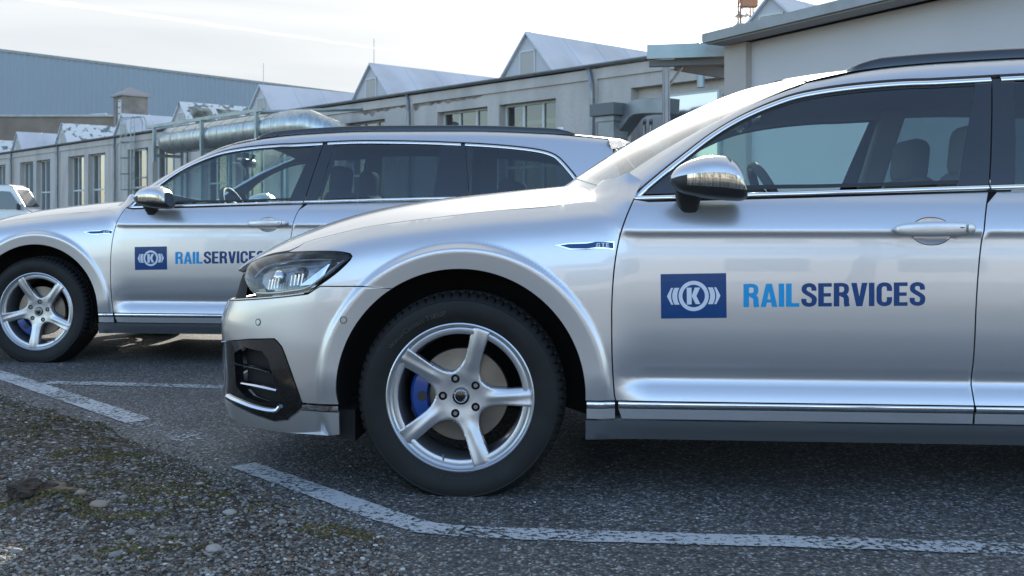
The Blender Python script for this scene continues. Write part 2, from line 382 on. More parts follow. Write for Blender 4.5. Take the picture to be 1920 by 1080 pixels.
def tri(outline, holes=(), step=.03, stepb=None, extra=None):
    """triangulate an outline (and holes) in parameter space with an inner grid"""
    stepb = stepb or step; loops = [outline]+list(holes); vs_, ed = [], []
    for L in loops:
        n0 = len(vs_); vs_ += list(L); ed += [(n0+i, n0+(i+1) % len(L)) for i in range(len(L))]
    nb = len(vs_); O = np.array(outline)
    ga = np.arange(O[:, 0].min()+step*.37, O[:, 0].max(), step); gb = np.arange(O[:, 1].min()+stepb*.41, O[:, 1].max(), stepb)
    g = np.array([(a, b) for a in ga for b in gb]).reshape(-1, 2)
    if extra is not None:      # finer rings of points (wheel-arch flare)
        ex = np.array(extra); ex = ex[pip(ex, outline)]
        c0 = ex.mean(0)
        if len(ex):
            keep = np.ones(len(g), bool)
            for a0 in range(0, len(g), 2000):
                dd = np.min(np.hypot(g[a0:a0+2000, None, 0]-ex[None, :, 0], g[a0:a0+2000, None, 1]-ex[None, :, 1]), axis=1); keep[a0:a0+2000] = dd > .011
            g = g[keep]
            B0 = np.array(vs_); dd = np.min(np.hypot(ex[:, None, 0]-B0[None, :, 0], ex[:, None, 1]-B0[None, :, 1]), axis=1)
            EX = ex[dd > .004]
        else: EX = np.zeros((0, 2))
    else: EX = np.zeros((0, 2))
    if len(g):
        k = pip(g, outline)
        for H in holes: k &= ~pip(g, H)
        B = np.array(vs_)
        g = g[k]
        if len(g):
            dm = np.min(np.hypot((g[:, None, 0]-B[None, :, 0])/step, (g[:, None, 1]-B[None, :, 1])/stepb), axis=1); g = g[dm > .33]
    allv = [Vector((float(a), float(b))) for a, b in vs_]+[Vector((float(a), float(b))) for a, b in g]+[Vector((float(a), float(b))) for a, b in EX]
    ov, oe, of, *_ = delaunay_2d_cdt(allv, ed, [], 0, 1e-7)
    V2 = np.array([(v.x, v.y) for v in ov]); T = [f for f in of if len(f) == 3]
    C = np.array([V2[list(f)].mean(0) for f in T]); k = pip(C, outline)
    for H in holes: k &= ~pip(C, H)
    T = [f for f, q in zip(T, k) if q]
    return V2, T
def surf_n(f, V2):
    e = 1e-3; a, b = V2[:, 0], V2[:, 1]
    da = f(a+e, b)-f(a-e, b); db = f(a, b+e)-f(a, b-e); n = np.cross(da, db); L = np.linalg.norm(n, axis=1, keepdims=True); return n/np.maximum(L, 1e-12)
CEN = np.array([1.4, 0, .55])
def panel(name, f, outline, mt, parent, side=1, holes=(), step=.035, stepb=None, gap=.0022, off=0.0, flange=.014, cen=CEN, both=False, label=None, extra=None):
    o = inset_poly(list(outline), gap); hs = [inset_poly(list(h), -gap) for h in holes]
    V2, T = tri(o, hs, step, stepb, extra)
    P = f(V2[:, 0], V2[:, 1]); n = surf_n(f, V2)
    sg = np.sign(((P-cen)*n).sum(1).mean()); n = n*sg
    P = P+n*off
    # orient triangles with the normal
    F_ = []
    for t in T:
        c = np.cross(P[t[1]]-P[t[0]], P[t[2]]-P[t[0]])
        F_.append(tuple(t) if c@n[t[0]] > 0 else (t[0], t[2], t[1]))
    V = list(P); Nn = list(n)
    if flange:
        cnt = {}
        for t in F_:
            for i in range(3):
                e = (t[i], t[(i+1) % 3]); cnt[e] = cnt.get(e, 0)+1
        bd = [e for e in cnt if (e[1], e[0]) not in cnt]; mp_ = {}; mp2 = {}
        for e in bd:
            for k in e:
                if k not in mp_:
                    mp_[k] = len(V); V.append(P[k]); Nn.append(n[k]); mp2[k] = len(V); V.append(P[k]-n[k]*flange); Nn.append(n[k])
        outn = {}
        for a, b in bd:
            d = P[b]-P[a]; w = np.cross(d, n[a])
            for k in (a, b): outn[k] = outn.get(k, 0)+w
        for k, w in outn.items():
            w = w/max(np.linalg.norm(w), 1e-9); Nn[mp_[k]] = w; Nn[mp2[k]] = w
        for a, b in bd: F_.append((b, a, mp2[a])); F_.append((b, mp2[a], mp2[b]))
        # crisp corner: separate shading ring
        for i, t in enumerate(F_[-2*len(bd):]):
            F_[len(F_)-2*len(bd)+i] = tuple(mp_.get(k, k) for k in t)
    V = np.array(V); Nn = np.array(Nn)
    V0, N0, F0 = V, Nn, F_
    V = V*np.array([1, -side, 1]); Nn = Nn*np.array([1, -side, 1])
    if side == 1: F_ = [t[::-1] for t in F_]
    if both:
        n0 = len(V); V = np.vstack([V, V0]); Nn = np.vstack([Nn, N0]); F_ = list(F_)+[tuple(i+n0 for i in t) for t in F0]
    return mesh_obj(name, V, F_, mt, parent, smooth=True, normals=Nn)
def strip(name, f, line, width, height, mt, parent, side=1, off=0.0, cen=CEN, sag=.35, shift=0.0):
    """raised trim ribbon lying on surface f along a parameter polyline"""
    L = np.array(line, float); n = surf_n(f, L); P = f(L[:, 0], L[:, 1]); sg = np.sign(((P-cen)*n).sum(1).mean()); n = n*sg; P = P+n*off
    T = np.gradient(P, axis=0); T /= np.maximum(np.linalg.norm(T, axis=1, keepdims=True), 1e-9); B = np.cross(n, T)
    prof = [(-.5, 0), (-.5, .6), (-.36, 1.0), (0, 1+sag), (.36, 1.0), (.5, .6), (.5, 0)]; V = []; k = len(prof)
    for i in range(len(P)):
        for a, b in prof: V.append(P[i]+B[i]*(a*width+shift)+n[i]*(b*height))
    Fc = [(i*k+j, (i+1)*k+j, (i+1)*k+j+1, i*k+j+1) for i in range(len(P)-1) for j in range(k-1)]
    Fc += [tuple(range(k)), tuple((len(P)-1)*k+j for j in reversed(range(k)))]
    V = np.array(V)*np.array([1, -side, 1])
    o = mesh_obj(name, V, Fc, mt, parent, smooth=False)
    bm = bmesh.new(); bm.from_mesh(o.data); bmesh.ops.recalc_face_normals(bm, faces=bm.faces); bm.to_mesh(o.data); bm.free()
    auto_smooth(o, 50); return o
# ---------------------------------------------------------------- panel outlines in surface parameters
PXL = {}
PXL['gapF'] = inv(LB, [(1208, 340), (1195, 360), (1182, 388), (1170, 418), (1160, 452), (1152, 500), (1147.5, 560), (1147, 620), (1148, 680), (1152, 740), (1156, 765), (1162, 782)], a=(.3, .9))
PXL['gapR'] = inv(LB, [(1853, 353), (1848, 400), (1838, 470), (1831, 560), (1827, 650), (1825, 785)], a=(1.3, 2))
PXL['bonnet'] = inv(LB, [(561, 462), (587, 450), (692, 425), (800, 410), (942, 394), (1025, 387.5), (1067, 381), (1092, 370), (1108, 357), (1119, 345)], a=(-1.2, .6), b=(.6, 1.2))
PXL['lamp'] = inv(LB, [(457, 520), (464, 499), (476, 488), (500, 479.5), (540, 473), (600, 471), (645, 473), (660, 481), (641, 503), (612, 526), (577, 548), (530, 554), (483, 558), (466, 541)], a=(-1.45, -.2), b=(.5, .95))
PXL['seam'] = inv(LB, [(577, 549), (600, 537), (640, 537), (680, 537), (716, 548)], a=(-1.3, 0), b=(.5, .9))
PXL['intake'] = inv(LB, [(424, 655), (441, 643), (470, 636), (514, 635), (528, 650), (545, 695), (569, 757), (556, 774), (540, 786), (517, 789), (478, 776), (448, 762)], a=(-1.6, -.2), b=(.15, .65))
PXL['inner'] = inv(LB, [(441, 662), (459, 651), (492, 659), (503, 673), (519, 731), (526, 757), (495, 756), (463, 744), (444, 722)], a=(-1.6, -.2), b=(.15, .65))
PXL['chl'] = inv(LB, [(430, 742), (451, 752), (478, 762), (505, 768), (521, 768), (527, 761)], a=(-1.6, -.2), b=(.15, .65))
PXL['bl1'] = inv(LB, [(440, 684), (470, 690), (504, 699)], a=(-1.6, -.2), b=(.15, .65))
PXL['bl2'] = inv(LB, [(451, 719), (480, 725), (517, 733)], a=(-1.6, -.2), b=(.15, .65))
PXL['cowl'] = inv(LB, [(1119, 345), (1150, 334), (1180, 323), (1188, 321)], a=(.35, .7), b=(.9, 1.25))
PXL['logo'] = inv(LB, [(1238.5, 514), (1361.5, 512), (1362.5, 596), (1239.5, 597.5)], a=(.4, 2), b=(.4, .9))
PXL['text'] = inv(LB, [(1394, 532.5), (1735, 529), (1735, 573), (1394, 576)], a=(.4, 2), b=(.4, .9))
PXL['handle'] = inv(LB, [(1673, 434), (1829, 429), (1748, 434), (1748, 408), (1748, 459)], a=(1, 2), b=(.7, .95))
PXL['gpane'] = inv(G, [(1829, 151), (1794, 353)], a=(1.2, 2.2), b=(-.6, .1))
PXL['rpane'] = inv(G, [(1901, 149), (1903, 352)], a=(1.2, 2.2), b=(-.6, .1))
PXL['rend'] = inv(G, [(829, 268), (812, 369), (877, 270), (885, 368)], FAR, a=(2, 3.6), b=(-.6, .1))
PXL['sensor'] = inv(LB, [(644, 600), (484, 604)], a=(-1.4, 0), b=(.3, .7))
PXL['badge'] = inv(LB, [(1040, 460), (1150, 453), (1150, 467), (1065, 467)], a=(0, .6), b=(.7, .9))
PXL['badgeo'] = inv(LB, [(1039, 460), (1064, 456), (1100, 454.5), (1152, 452.5), (1152, 468.5), (1100, 468.5), (1068, 468.5)], a=(.2, .6), b=(.7, .9))
PXL['badgei'] = inv(LB, [(1050, 460.5), (1066, 458), (1100, 457), (1150, 455.5), (1150, 466), (1100, 466.2), (1070, 466)], a=(.2, .6), b=(.7, .9))
PXL['badget'] = inv(LB, [(1118, 456.7), (1143, 456), (1143, 464), (1118, 464.4)], a=(.2, .6), b=(.7, .9))
PXL['OWf'] = inv(G, [(1180, 373), (1211, 345), (1274, 294), (1337, 247), (1400, 211), (1463, 184), (1526, 167), (1600, 156), (1700, 148), (1780, 145), (1864, 142.5)], a=(.2, 2.2), b=(-.6, .1))
PXL['OWr'] = inv(G, [(605, 262), (700, 262.5), (800, 264), (865, 266.5), (940, 271), (1000, 277.5), (1035, 286), (1055, 300), (1083, 333), (1096, 356)], FAR, a=(1.2, 3.7), b=(-.6, .1))
PXL['scr'] = inv(G, [(1120, 345), (1180, 323), (1237, 286), (1306, 247), (1369, 214), (1432, 187), (1495, 163.6), (1512, 156)], a=(.2, 2.2), b=(-.4, .3))
PXL['beltf'] = inv(G, [(1180, 376), (1255, 373), (1500, 366), (1852, 355)], a=(.2, 2.2), b=(-.6, .1))
PXL['beltr'] = inv(G, [(560, 376), (700, 373), (840, 370)], FAR, a=(1.2, 3.7), b=(-.6, .1))
PXL['beltLB'] = inv(LB, [(1190, 379), (1255, 376), (1500, 368), (1852, 357)], a=(.4, 2.0), b=(.9, 1.1))
if __name__ == '__main__' and globals().get('DEBUG'):
    for k, v in PXL.items():
        f = LB if k not in ('OWf', 'OWr', 'scr', 'beltf', 'beltr') else G
        car = FAR if k in ('OWr', 'beltr') else NEAR
        print(k)
        for p in v:
            P = f(*p); q = proj(P, car); print('   (%.3f,%.3f) P %.3f %.3f %.3f  px %.0f %.0f' % (*p, *P, *q))
# ---------------------------------------------------------------- the estate car, built once
GP = 'silver estate cars with the same lettering'
def t_of(u, h):
    hg = float(HG(u)); return h if h <= .5 else .5+(h-.5)*.4/(hg-.5)
def arc(c, r, a0, a1, n=40, h0=.325, tconv=True):
    o = []
    for i in range(n+1):
        a = R(a0+(a1-a0)*i/n); u = c+r*math.cos(a); h = h0+r*math.sin(a); o.append((u, t_of(u, h) if tconv else h))
    return o
P_ = PXL
TB, TC, TG, TR = .310, .288, .252, .186      # body edge, chrome strip, grey strip, sill bottom
car = empty('estate_car', (0, 0, 0), 0, None, 'estate car', GP)
paint = M['paint']
# ---- outlines
gapF = spl(P_['gapF'], .03); gapF_up = [p for p in gapF if p[1] > TB+.01]+[(.493, TB)]
gapR = spl(P_['gapR'], .03); gapR_up = [p for p in gapR if p[1] > TB+.01]+[(1.598, TB)]
ARC_C, ARC_R = -.006, .402
a_r = math.degrees(math.asin((TB-.325)/ARC_R))
seam = P_['seam']; lampe = P_['lamp']        # lamp: 0..13
arcF = arc(ARC_C, ARC_R, a_r, 180, 70)
us = seam[-1]
ang_seam = max(i for i, p in enumerate(arcF) if p[1] > us[1] or p[0] > -.2)
arc_f = arcF[:ang_seam+1]; arc_b = arcF[ang_seam:]
arc_end = arcF[ang_seam]
seam2 = seam[:-1]+[arc_end]
lampS = spl(lampe, .02, True)
lamp_back = [lampe[10], lampe[9], lampe[8], lampe[7], lampe[6], lampe[5], lampe[4]]
lb = spl(lamp_back, .02)
bon = spl(P_['bonnet'], .03)
fender_o = list(reversed(P_['cowl'][:]))[:0]+[P_['gapF'][0]]+gapF[1:-1]
fender_o = [p for p in gapF if p[1] > TB+.01]+[(.493, TB), (.44, TB)]+arc_f+list(reversed(seam2))[1:-1]+lb+bon+P_['cowl'][1:3]
front_t = [(S_NOSE-.01, .85), (-1.2, .852), (-1.05, .856), (-.92, .868), (-.855, .880), (-.80, .890), (-.72, .8935), (-.66, .888), (-.615, .8825)]
bonnet_o = spl(front_t, .03)+bon+spl([P_['bonnet'][-1], (.415, 1.2), (.385, 1.45), (.37, 1.703)], .05)[1:]+lin([(.37, 1.703), (S_NOSE-.01, 1.703)], .05)[1:-1]
lamp_low = [lampe[10], lampe[11], lampe[12]]
bump_top = spl([(S_NOSE-.01, .672), (-1.15, .675), (-.95, .680), (lampe[12][0]-.03, lampe[12][1]-.004)], .03)+[(p[0], p[1]-.008) for p in spl(list(reversed(lamp_low)), .02)][1:]+seam2[1:]
# arch rear edge of bumper down
bump_o = bump_top+[p for p in arc_b[1:] if p[1] > .30]+[(-.405, .285)]+lin([(-.405, .285), (S_NOSE-.01, .285)], .03)[1:]
intake = spl(P_['intake'], .02, True)
# widen the intake towards the centre
intk = [(-1.10, .440), (-.98, .452)]+[p for p in spl(P_['intake'][2:10], .02)]+[(-.80, .222), (-.95, .222), (-1.10, .228)]
for p in intk: pass
lip_o = lin([(-.40, .283), (-.40, .190)], .03)+lin([(-.42, .186), (S_NOSE-.01, .215)], .03)+lin([(S_NOSE-.01, .230), (-.95, .224)], .03)+spl([(-.80, .222), (-.72, .204), (-.615, .222), (-.57, .25), (-.545, .283)], .02)
def both(name, *a, **k):
    return [panel(name, *a, side=s, **k) for s in (1, -1)]
# dark body shell behind every gap
shell_o = lin([(-.50, .66), (-.40, .90), (0, .92), (.40, .95), (.60, .985)], .05)+lin([(.60, .985), (3.2, .985)], .06)+lin([(3.2, .985), (3.2, .30)], .06)+arc(WB, .43, 0, 180, 30, tconv=False)+lin([(WB-.43, .26), (.44, .26)], .05)+arc(0, .43, 0, 150, 30)
for sd in (1, -1):
    panel('body_shell', LB, shell_o, M['dark'], car, side=sd, gap=0, off=-.018, flange=0, step=.06)
# handle cup geometry
hd = P_['handle']; hc_ = hd[2]
CUPU, CUPV = .062, .040
cup_c = (hd[2][0], (hd[3][1]+hd[4][1])/2)
def rings(c0):
    o = []
    for k, r in enumerate(np.arange(.409, .500, .0065)):
        for a in np.arange(-12+(k % 2)*.7, 196, 1.5):
            u = c0+r*math.cos(R(a)); h = .33+r*math.sin(R(a))
            if h > .29: o.append((u, t_of(u, h) if c0 < 1 else h))
    return o
RNF, RNR = rings(0.0), rings(WB)
def ell(c, a, b, n=36): return [(c[0]+a*math.cos(2*math.pi*i/n), c[1]+b*math.sin(2*math.pi*i/n)) for i in range(n)]
hb = (hd[3][1]-hd[4][1])/2
def make_handle(c, parent, sd):
    # c: param centre; recess bowl + grip
    mb = MB(); n = 36; rings = 8; V = []; F_ = []
    for k in range(rings+1):
        q = 1-k/rings
        e = np.array(ell((c[0], c[1]), CUPU*q, hb*q, n)); p = LB(e[:, 0], e[:, 1]); nn = surf_n(LB, e); sg = np.sign(nn[:, 1].mean()); p = p-nn*sg*(.009*(1-q**3)+.0005)
        V += [tuple(x*np.array([1, -sd, 1])) for x in p]
    for k in range(rings):
        for i in range(n): F_.append((k*n+i, k*n+(i+1) % n, (k+1)*n+(i+1) % n, (k+1)*n+i))
    o = mesh_obj('handle_recess', V, F_, paint, parent); bmx = bmesh.new(); bmx.from_mesh(o.data); bmesh.ops.recalc_face_normals(bmx, faces=bmx.faces); bmx.to_mesh(o.data); bmx.free(); auto_smooth(o, 60)
    # grip
    L0, L1 = hd[0][0]-hd[2][0]+c[0], hd[1][0]-hd[2][0]+c[0]; V = []; F_ = []; K = 28; n = 20
    for i in range(K+1):
        x = i/K; uu = L0+(L1-L0)*x; tm = c[1]+.0055+.004*x
        pr = (1-abs(2*x-1)**6)**.5 if 0 < x < 1 else 0.05
        hh = (.0185+.004*math.sin(math.pi*x))*pr+.001; base = LB(uu, tm); outo = .010+.020*math.sin(math.pi*min(max((x*1.02), 0), 1))**.35
        for j in range(n):
            a = 2*math.pi*j/n; ca, sa = math.cos(a), math.sin(a)
            sy = math.copysign(abs(ca)**.8, ca); sz = math.copysign(abs(sa)**.8, sa)
            V.append((uu, -sd*(base[1]+outo+.009*pr*sy), base[2]+hh*sz))
    for i in range(K):
        for j in range(n): F_.append((i*n+j, i*n+(j+1) % n, (i+1)*n+(j+1) % n, (i+1)*n+j))
    F_ += [tuple(range(n)), tuple(K*n+j for j in range(n))]
    o = mesh_obj('door_handle', V, F_, paint, parent); bmx = bmesh.new(); bmx.from_mesh(o.data); bmesh.ops.recalc_face_normals(bmx, faces=bmx.faces); bmx.to_mesh(o.data); bmx.free(); auto_smooth(o, 50)
    mbx = MB()
    x = .80; uu = L0+(L1-L0)*x; base = LB(uu, c[1]+.0087)
    mbx.box((uu, -sd*(base[1]+.0375), base[2]+.003), (.011, .003, .003)); mbx.box((uu+.016, -sd*(base[1]+.0355), base[2]), (.0012, .004, .026)); mbx.build('handle_seam', M['blackplastic'], o)
# ---- window line on the greenhouse
OWf = P_['OWf']; OWr = P_['OWr']
BU = 1.742
ow = [p for p in OWf if p[0] < 1.70]+[p for p in OWr if p[0] > 1.95]
OW = spl(ow, .03)
def b_at(u, h): return h-float(hj(u))
def belt_h(u): return float(np.interp(u, [.5, .665, 1.08, 1.66, 2.1, 2.55, 3.4], [.948, .952, .963, .981, .993, 1.003, 1.022]))
belt = [(u, b_at(u, belt_h(u))) for u in np.arange(.56, 3.375, .035)]
OWend = (3.385, b_at(3.385, 1.030))
OWl = OW[:-1]+[OWend]
owh = [(p[0], float(G(*p)[2])) for p in OWl]
def ow_at(u):
    xs = [p[0] for p in OWl]; return float(np.interp(u, xs, [p[1] for p in OWl]))
win_all = list(OWl)+list(reversed(belt))
gF = [(float(u), float(b)) for u, b in P_['gpane']]; rF = [(float(u), float(b)) for u, b in P_['rpane']]; rE = [(float(u), float(b)) for u, b in P_['rend']]
def clipwin(pa, pb, ins, front=None):
    """pane between two slanted lines pa (front: top,bottom) and pb (rear: top,bottom)"""
    def xof(line, b): (u1, b1), (u2, b2) = line; return u1+(u2-u1)*(b-b1)/(b2-b1)
    poly = inset_poly(win_all, ins); out = []
    def keep(p): return (pa is None or p[0] >= xof(pa, p[1])) and (pb is None or p[0] <= xof(pb, p[1]))
    n = len(poly)
    for i in range(n):
        p, q = poly[i], poly[(i+1) % n]; kp, kq = keep(p), keep(q)
        if kp: out.append(p)
        if kp != kq:
            lo, hi = (p, q)
            for _ in range(30):
                m = ((lo[0]+hi[0])/2, (lo[1]+hi[1])/2)
                if keep(m) == kp: lo = m
                else: hi = m
            out.append(lo)
    # resample long edges
    res = []
    for i in range(len(out)):
        p, q = out[i], out[(i+1) % len(out)]; res += lin([p, q], .05)[:-1]
    return res
ptop, pbot = OWf[0], None
gapTop = (BU, ow_at(BU)); gapBelt = (P_['gapR'][0][0], b_at(P_['gapR'][0][0], belt_h(1.66)))
gapL = [gapTop, gapBelt]
def shift(l, d): return [(u+d, b) for u, b in l]
CH = .015
quart_gapL = [(rE[2][0]-.018, rE[2][1]), (rE[3][0]-.018, rE[3][1])]
sailL = [(.70, b_at(.70, 1.10)), (.735, b_at(.735, .95))]
for sd in (1, -1):
    S = {'side': sd}
    fd = panel('fender', LB, fender_o, paint, car, step=.024, extra=RNF, **S)
    # front door
    zone = spl([(p[0], p[1]) for p in P_['gapR']], .03)
    fd_o = [p for p in gapF if p[1] < .985 and p[1] > TB+.01]
    topL = [(p[0], belt_h(p[0])-.006) for p in [(x, 0) for x in np.arange(.60, 1.655, .03)]]
    door_o = [(.493, TB)]+list(reversed([p for p in gapF if TB+.01 < p[1] < .962]))+topL+[(P_['gapR'][0][0]-.001, belt_h(1.66)-.006)]+[p for p in gapR if TB+.01 < p[1] < .965]+[(1.598, TB)]+lin([(1.598, TB), (.493, TB)], .04)[1:-1]
    d1 = panel('front_door', LB, door_o, paint, car, holes=[ell(cup_c, CUPU, hb)], step=.035, stepb=.018, **S)
    make_handle(cup_c, d1, sd)
    rc = (cup_c[0]+.86, cup_c[1]+.012)
    rgap = spl([(2.60, belt_h(2.6)-.006), (2.585, .90), (2.565, .80), (2.535, .71), (2.49, .65), (2.43, .58), (2.385, .48), (2.362, .38), (2.358, TB)], .03)
    rdoor_o = [(1.598, TB)]+list(reversed([p for p in gapR if TB+.01 < p[1] < .965]))+[(x, belt_h(x)-.006) for x in np.arange(1.69, 2.60, .035)]+rgap+lin([(2.358, TB), (1.598, TB)], .04)[1:-1]
    d2 = panel('rear_door', LB, rdoor_o, paint, car, holes=[ell(rc, CUPU, hb)], step=.035, stepb=.018, extra=RNR, **S)
    make_handle(rc, d2, sd)
    # lower strips of the doors: chrome line and grey strip
    for nm, a, b, pr in (('front_door_strip', .500, 1.596, d1), ('rear_door_strip', 1.600, 2.356, d2), ('fender_strip', .400, .492, fd)):
        strip('chrome_strip', LB, lin([(a+.002, TC+.010), (b-.002, TC+.010)], .06), .020, .006, M['chrome'], pr, side=sd, off=-.002)
        a2 = a+.012 if a == .5 else a
        panel('lower_strip', LB, lin([(a, TC-.001), (a2, TG)], .05)+lin([(a2, TG), (b, TG)], .05)+lin([(b, TG), (b, TC-.001)], .05)+lin([(b, TC-.001), (a, TC-.001)], .05), M['rocker'] if 0 else paint, pr, gap=.0012, step=.06, stepb=.02, off=.001, **S)
    sill = lin([(.398, TG-.004), (.398, TR)], .05)+lin([(.398, TR), (2.36, TR)], .05)+lin([(2.36, TR), (2.36, TG-.004)], .05)+lin([(2.36, TG-.004), (.398, TG-.004)], .05)
    panel('side_sill', LB, sill, M['rocker'], car, gap=0, step=.06, stepb=.02, off=.004, flange=.05, **S)
    # rear quarter with D-pillar lower part
    rs = 3.30
    arcR = arc(WB, .402, 180+2, -2, 50, tconv=False); arcR = [p for p in arcR if p[1] > .32]
    quarter_o = [(x, belt_h(x)+.0) for x in (2.605, 2.7, 2.8, 2.9, 3.0, 3.1, 3.2, 3.3, 3.4, 3.5, 3.6)]+lin([(3.60, 1.03), (3.58, .92), (3.42, .90), (3.40, .80), (3.42, .72)], .03)+lin([(3.42, .72), (3.38, .60), (3.25, .60)], .03)[1:]+lin([(3.25, .60), (3.2, .54)], .03)[1:]
    arcq = [p for p in arcR if p[1] < 1]; k0 = max(i for i, p in enumerate(arcq) if p[0] < 3.10)
    quarter_o += list(reversed(arcq[:k0]))+[(2.372, TB)]+list(reversed(rgap))
    panel('quarter_panel', LB, quarter_o, paint, car, step=.035, extra=RNR, **S)
    rb_o = [(p[0], p[1]) for p in arcq[k0:]]+[(3.19, .28), (3.22, .20)]+lin([(3.22, .20), (S_TAIL+.01, .22)], .04)[1:]+lin([(S_TAIL+.01, .22), (S_TAIL+.01, .62)], .05)[1:]+lin([(S_TAIL+.01, .62), (3.42, .60), (3.25, .595), (3.2, .535)], .04)[1:]
    panel('rear_bumper', LB, rb_o, paint, car, step=.035, extra=RNR, **S)
    tl = lin([(3.425, .72), (3.405, .80), (3.425, .895), (3.60, .915), (3.90, .915), (3.90, .74), (3.425, .72)], .03)[:-1]
    panel('tail_lamp', LB, tl, M['red'], car, step=.04, **S)
    # bumper, with intake opening
    bp = panel('front_bumper', LB, bump_o, paint, car, holes=[], step=.03, **S) if False else None
tg = panel('tailgate', LB, lin([(3.43, .60), (3.43, .715), (3.905, .735), (3.905, .92), (3.605, .92), (3.60, 1.10)], .04)+lin([(3.60, 1.10), (S_TAIL+.01, 1.10)], .05)[1:]+lin([(S_TAIL+.01, 1.10), (S_TAIL+.01, .625)], .05)[1:]+lin([(S_TAIL+.01, .625), (3.43, .605)], .05)[1:-1], paint, car, both=True, step=.05)
bonnet = panel('bonnet', LB, bonnet_o, paint, car, both=True, step=.035, stepb=.06, gap=.0034)
# ---------------------------------------------------------------- nose: bumper, intake, lamps
M['lampin'] = mat('lamp_inner', (.30, .31, .32), .16, .95, noise=(11, (.10, .105, .11), .40, .62))
def vx(o, sd): return o
def off_obj(pts, f=LB, d=0.0, sd=1):
    A = np.array(pts, float); p = f(A[:, 0], A[:, 1]); n = surf_n(f, A); n = n*np.sign(((p-CEN)*n).sum(1))[:, None]
    p = p+n*d; return [Vector((q[0], -sd*q[1], q[2])) for q in p], [Vector((q[0], -sd*q[1], q[2])) for q in n]
bump2 = []
for p in bump_top: bump2.append(p)
tail_ = [p for p in arc_b[1:] if p[1] > .30]
low_edge = [(-.400, .285), (-.46, .285), (-.530, .285)]
IK = P_['intake']; intk = [(-1.10, .446)]+lin([(-1.02, .450), IK[2]], .03)+lin([IK[2], IK[3]], .03)[1:]+spl([IK[3], IK[4], IK[5]], .02)[1:]+[(-.530, .290)]
bump_o = bump_top+tail_+low_edge+list(reversed(intk))[1:]+[(-1.18, .46), (-1.24, .40), (-1.30, .285)]+[(S_NOSE-.01, .285)]
LOWI = [(-.528, .283)]+[tuple(p) for p in IK[7:12]]+[(-1.02, IK[11][1]+.012), (-1.10, IK[11][1]+.016)]
ins_o = intk+LOWI
lip_top = [(a, b-.002) for a, b in LOWI]+[(-1.30, .283), (S_NOSE-.01, .283)]
lip_o = [(-.400, .262)]+[(-.400, .185), (-.44, .180), (-.60, .178), (-.80, .184), (-1.0, .195), (S_NOSE-.01, .205)]+list(reversed(lip_top))[0:-1]+[(-.536, .262)]
lip_o = lin(lip_o+[lip_o[0]], .025)[:-1]
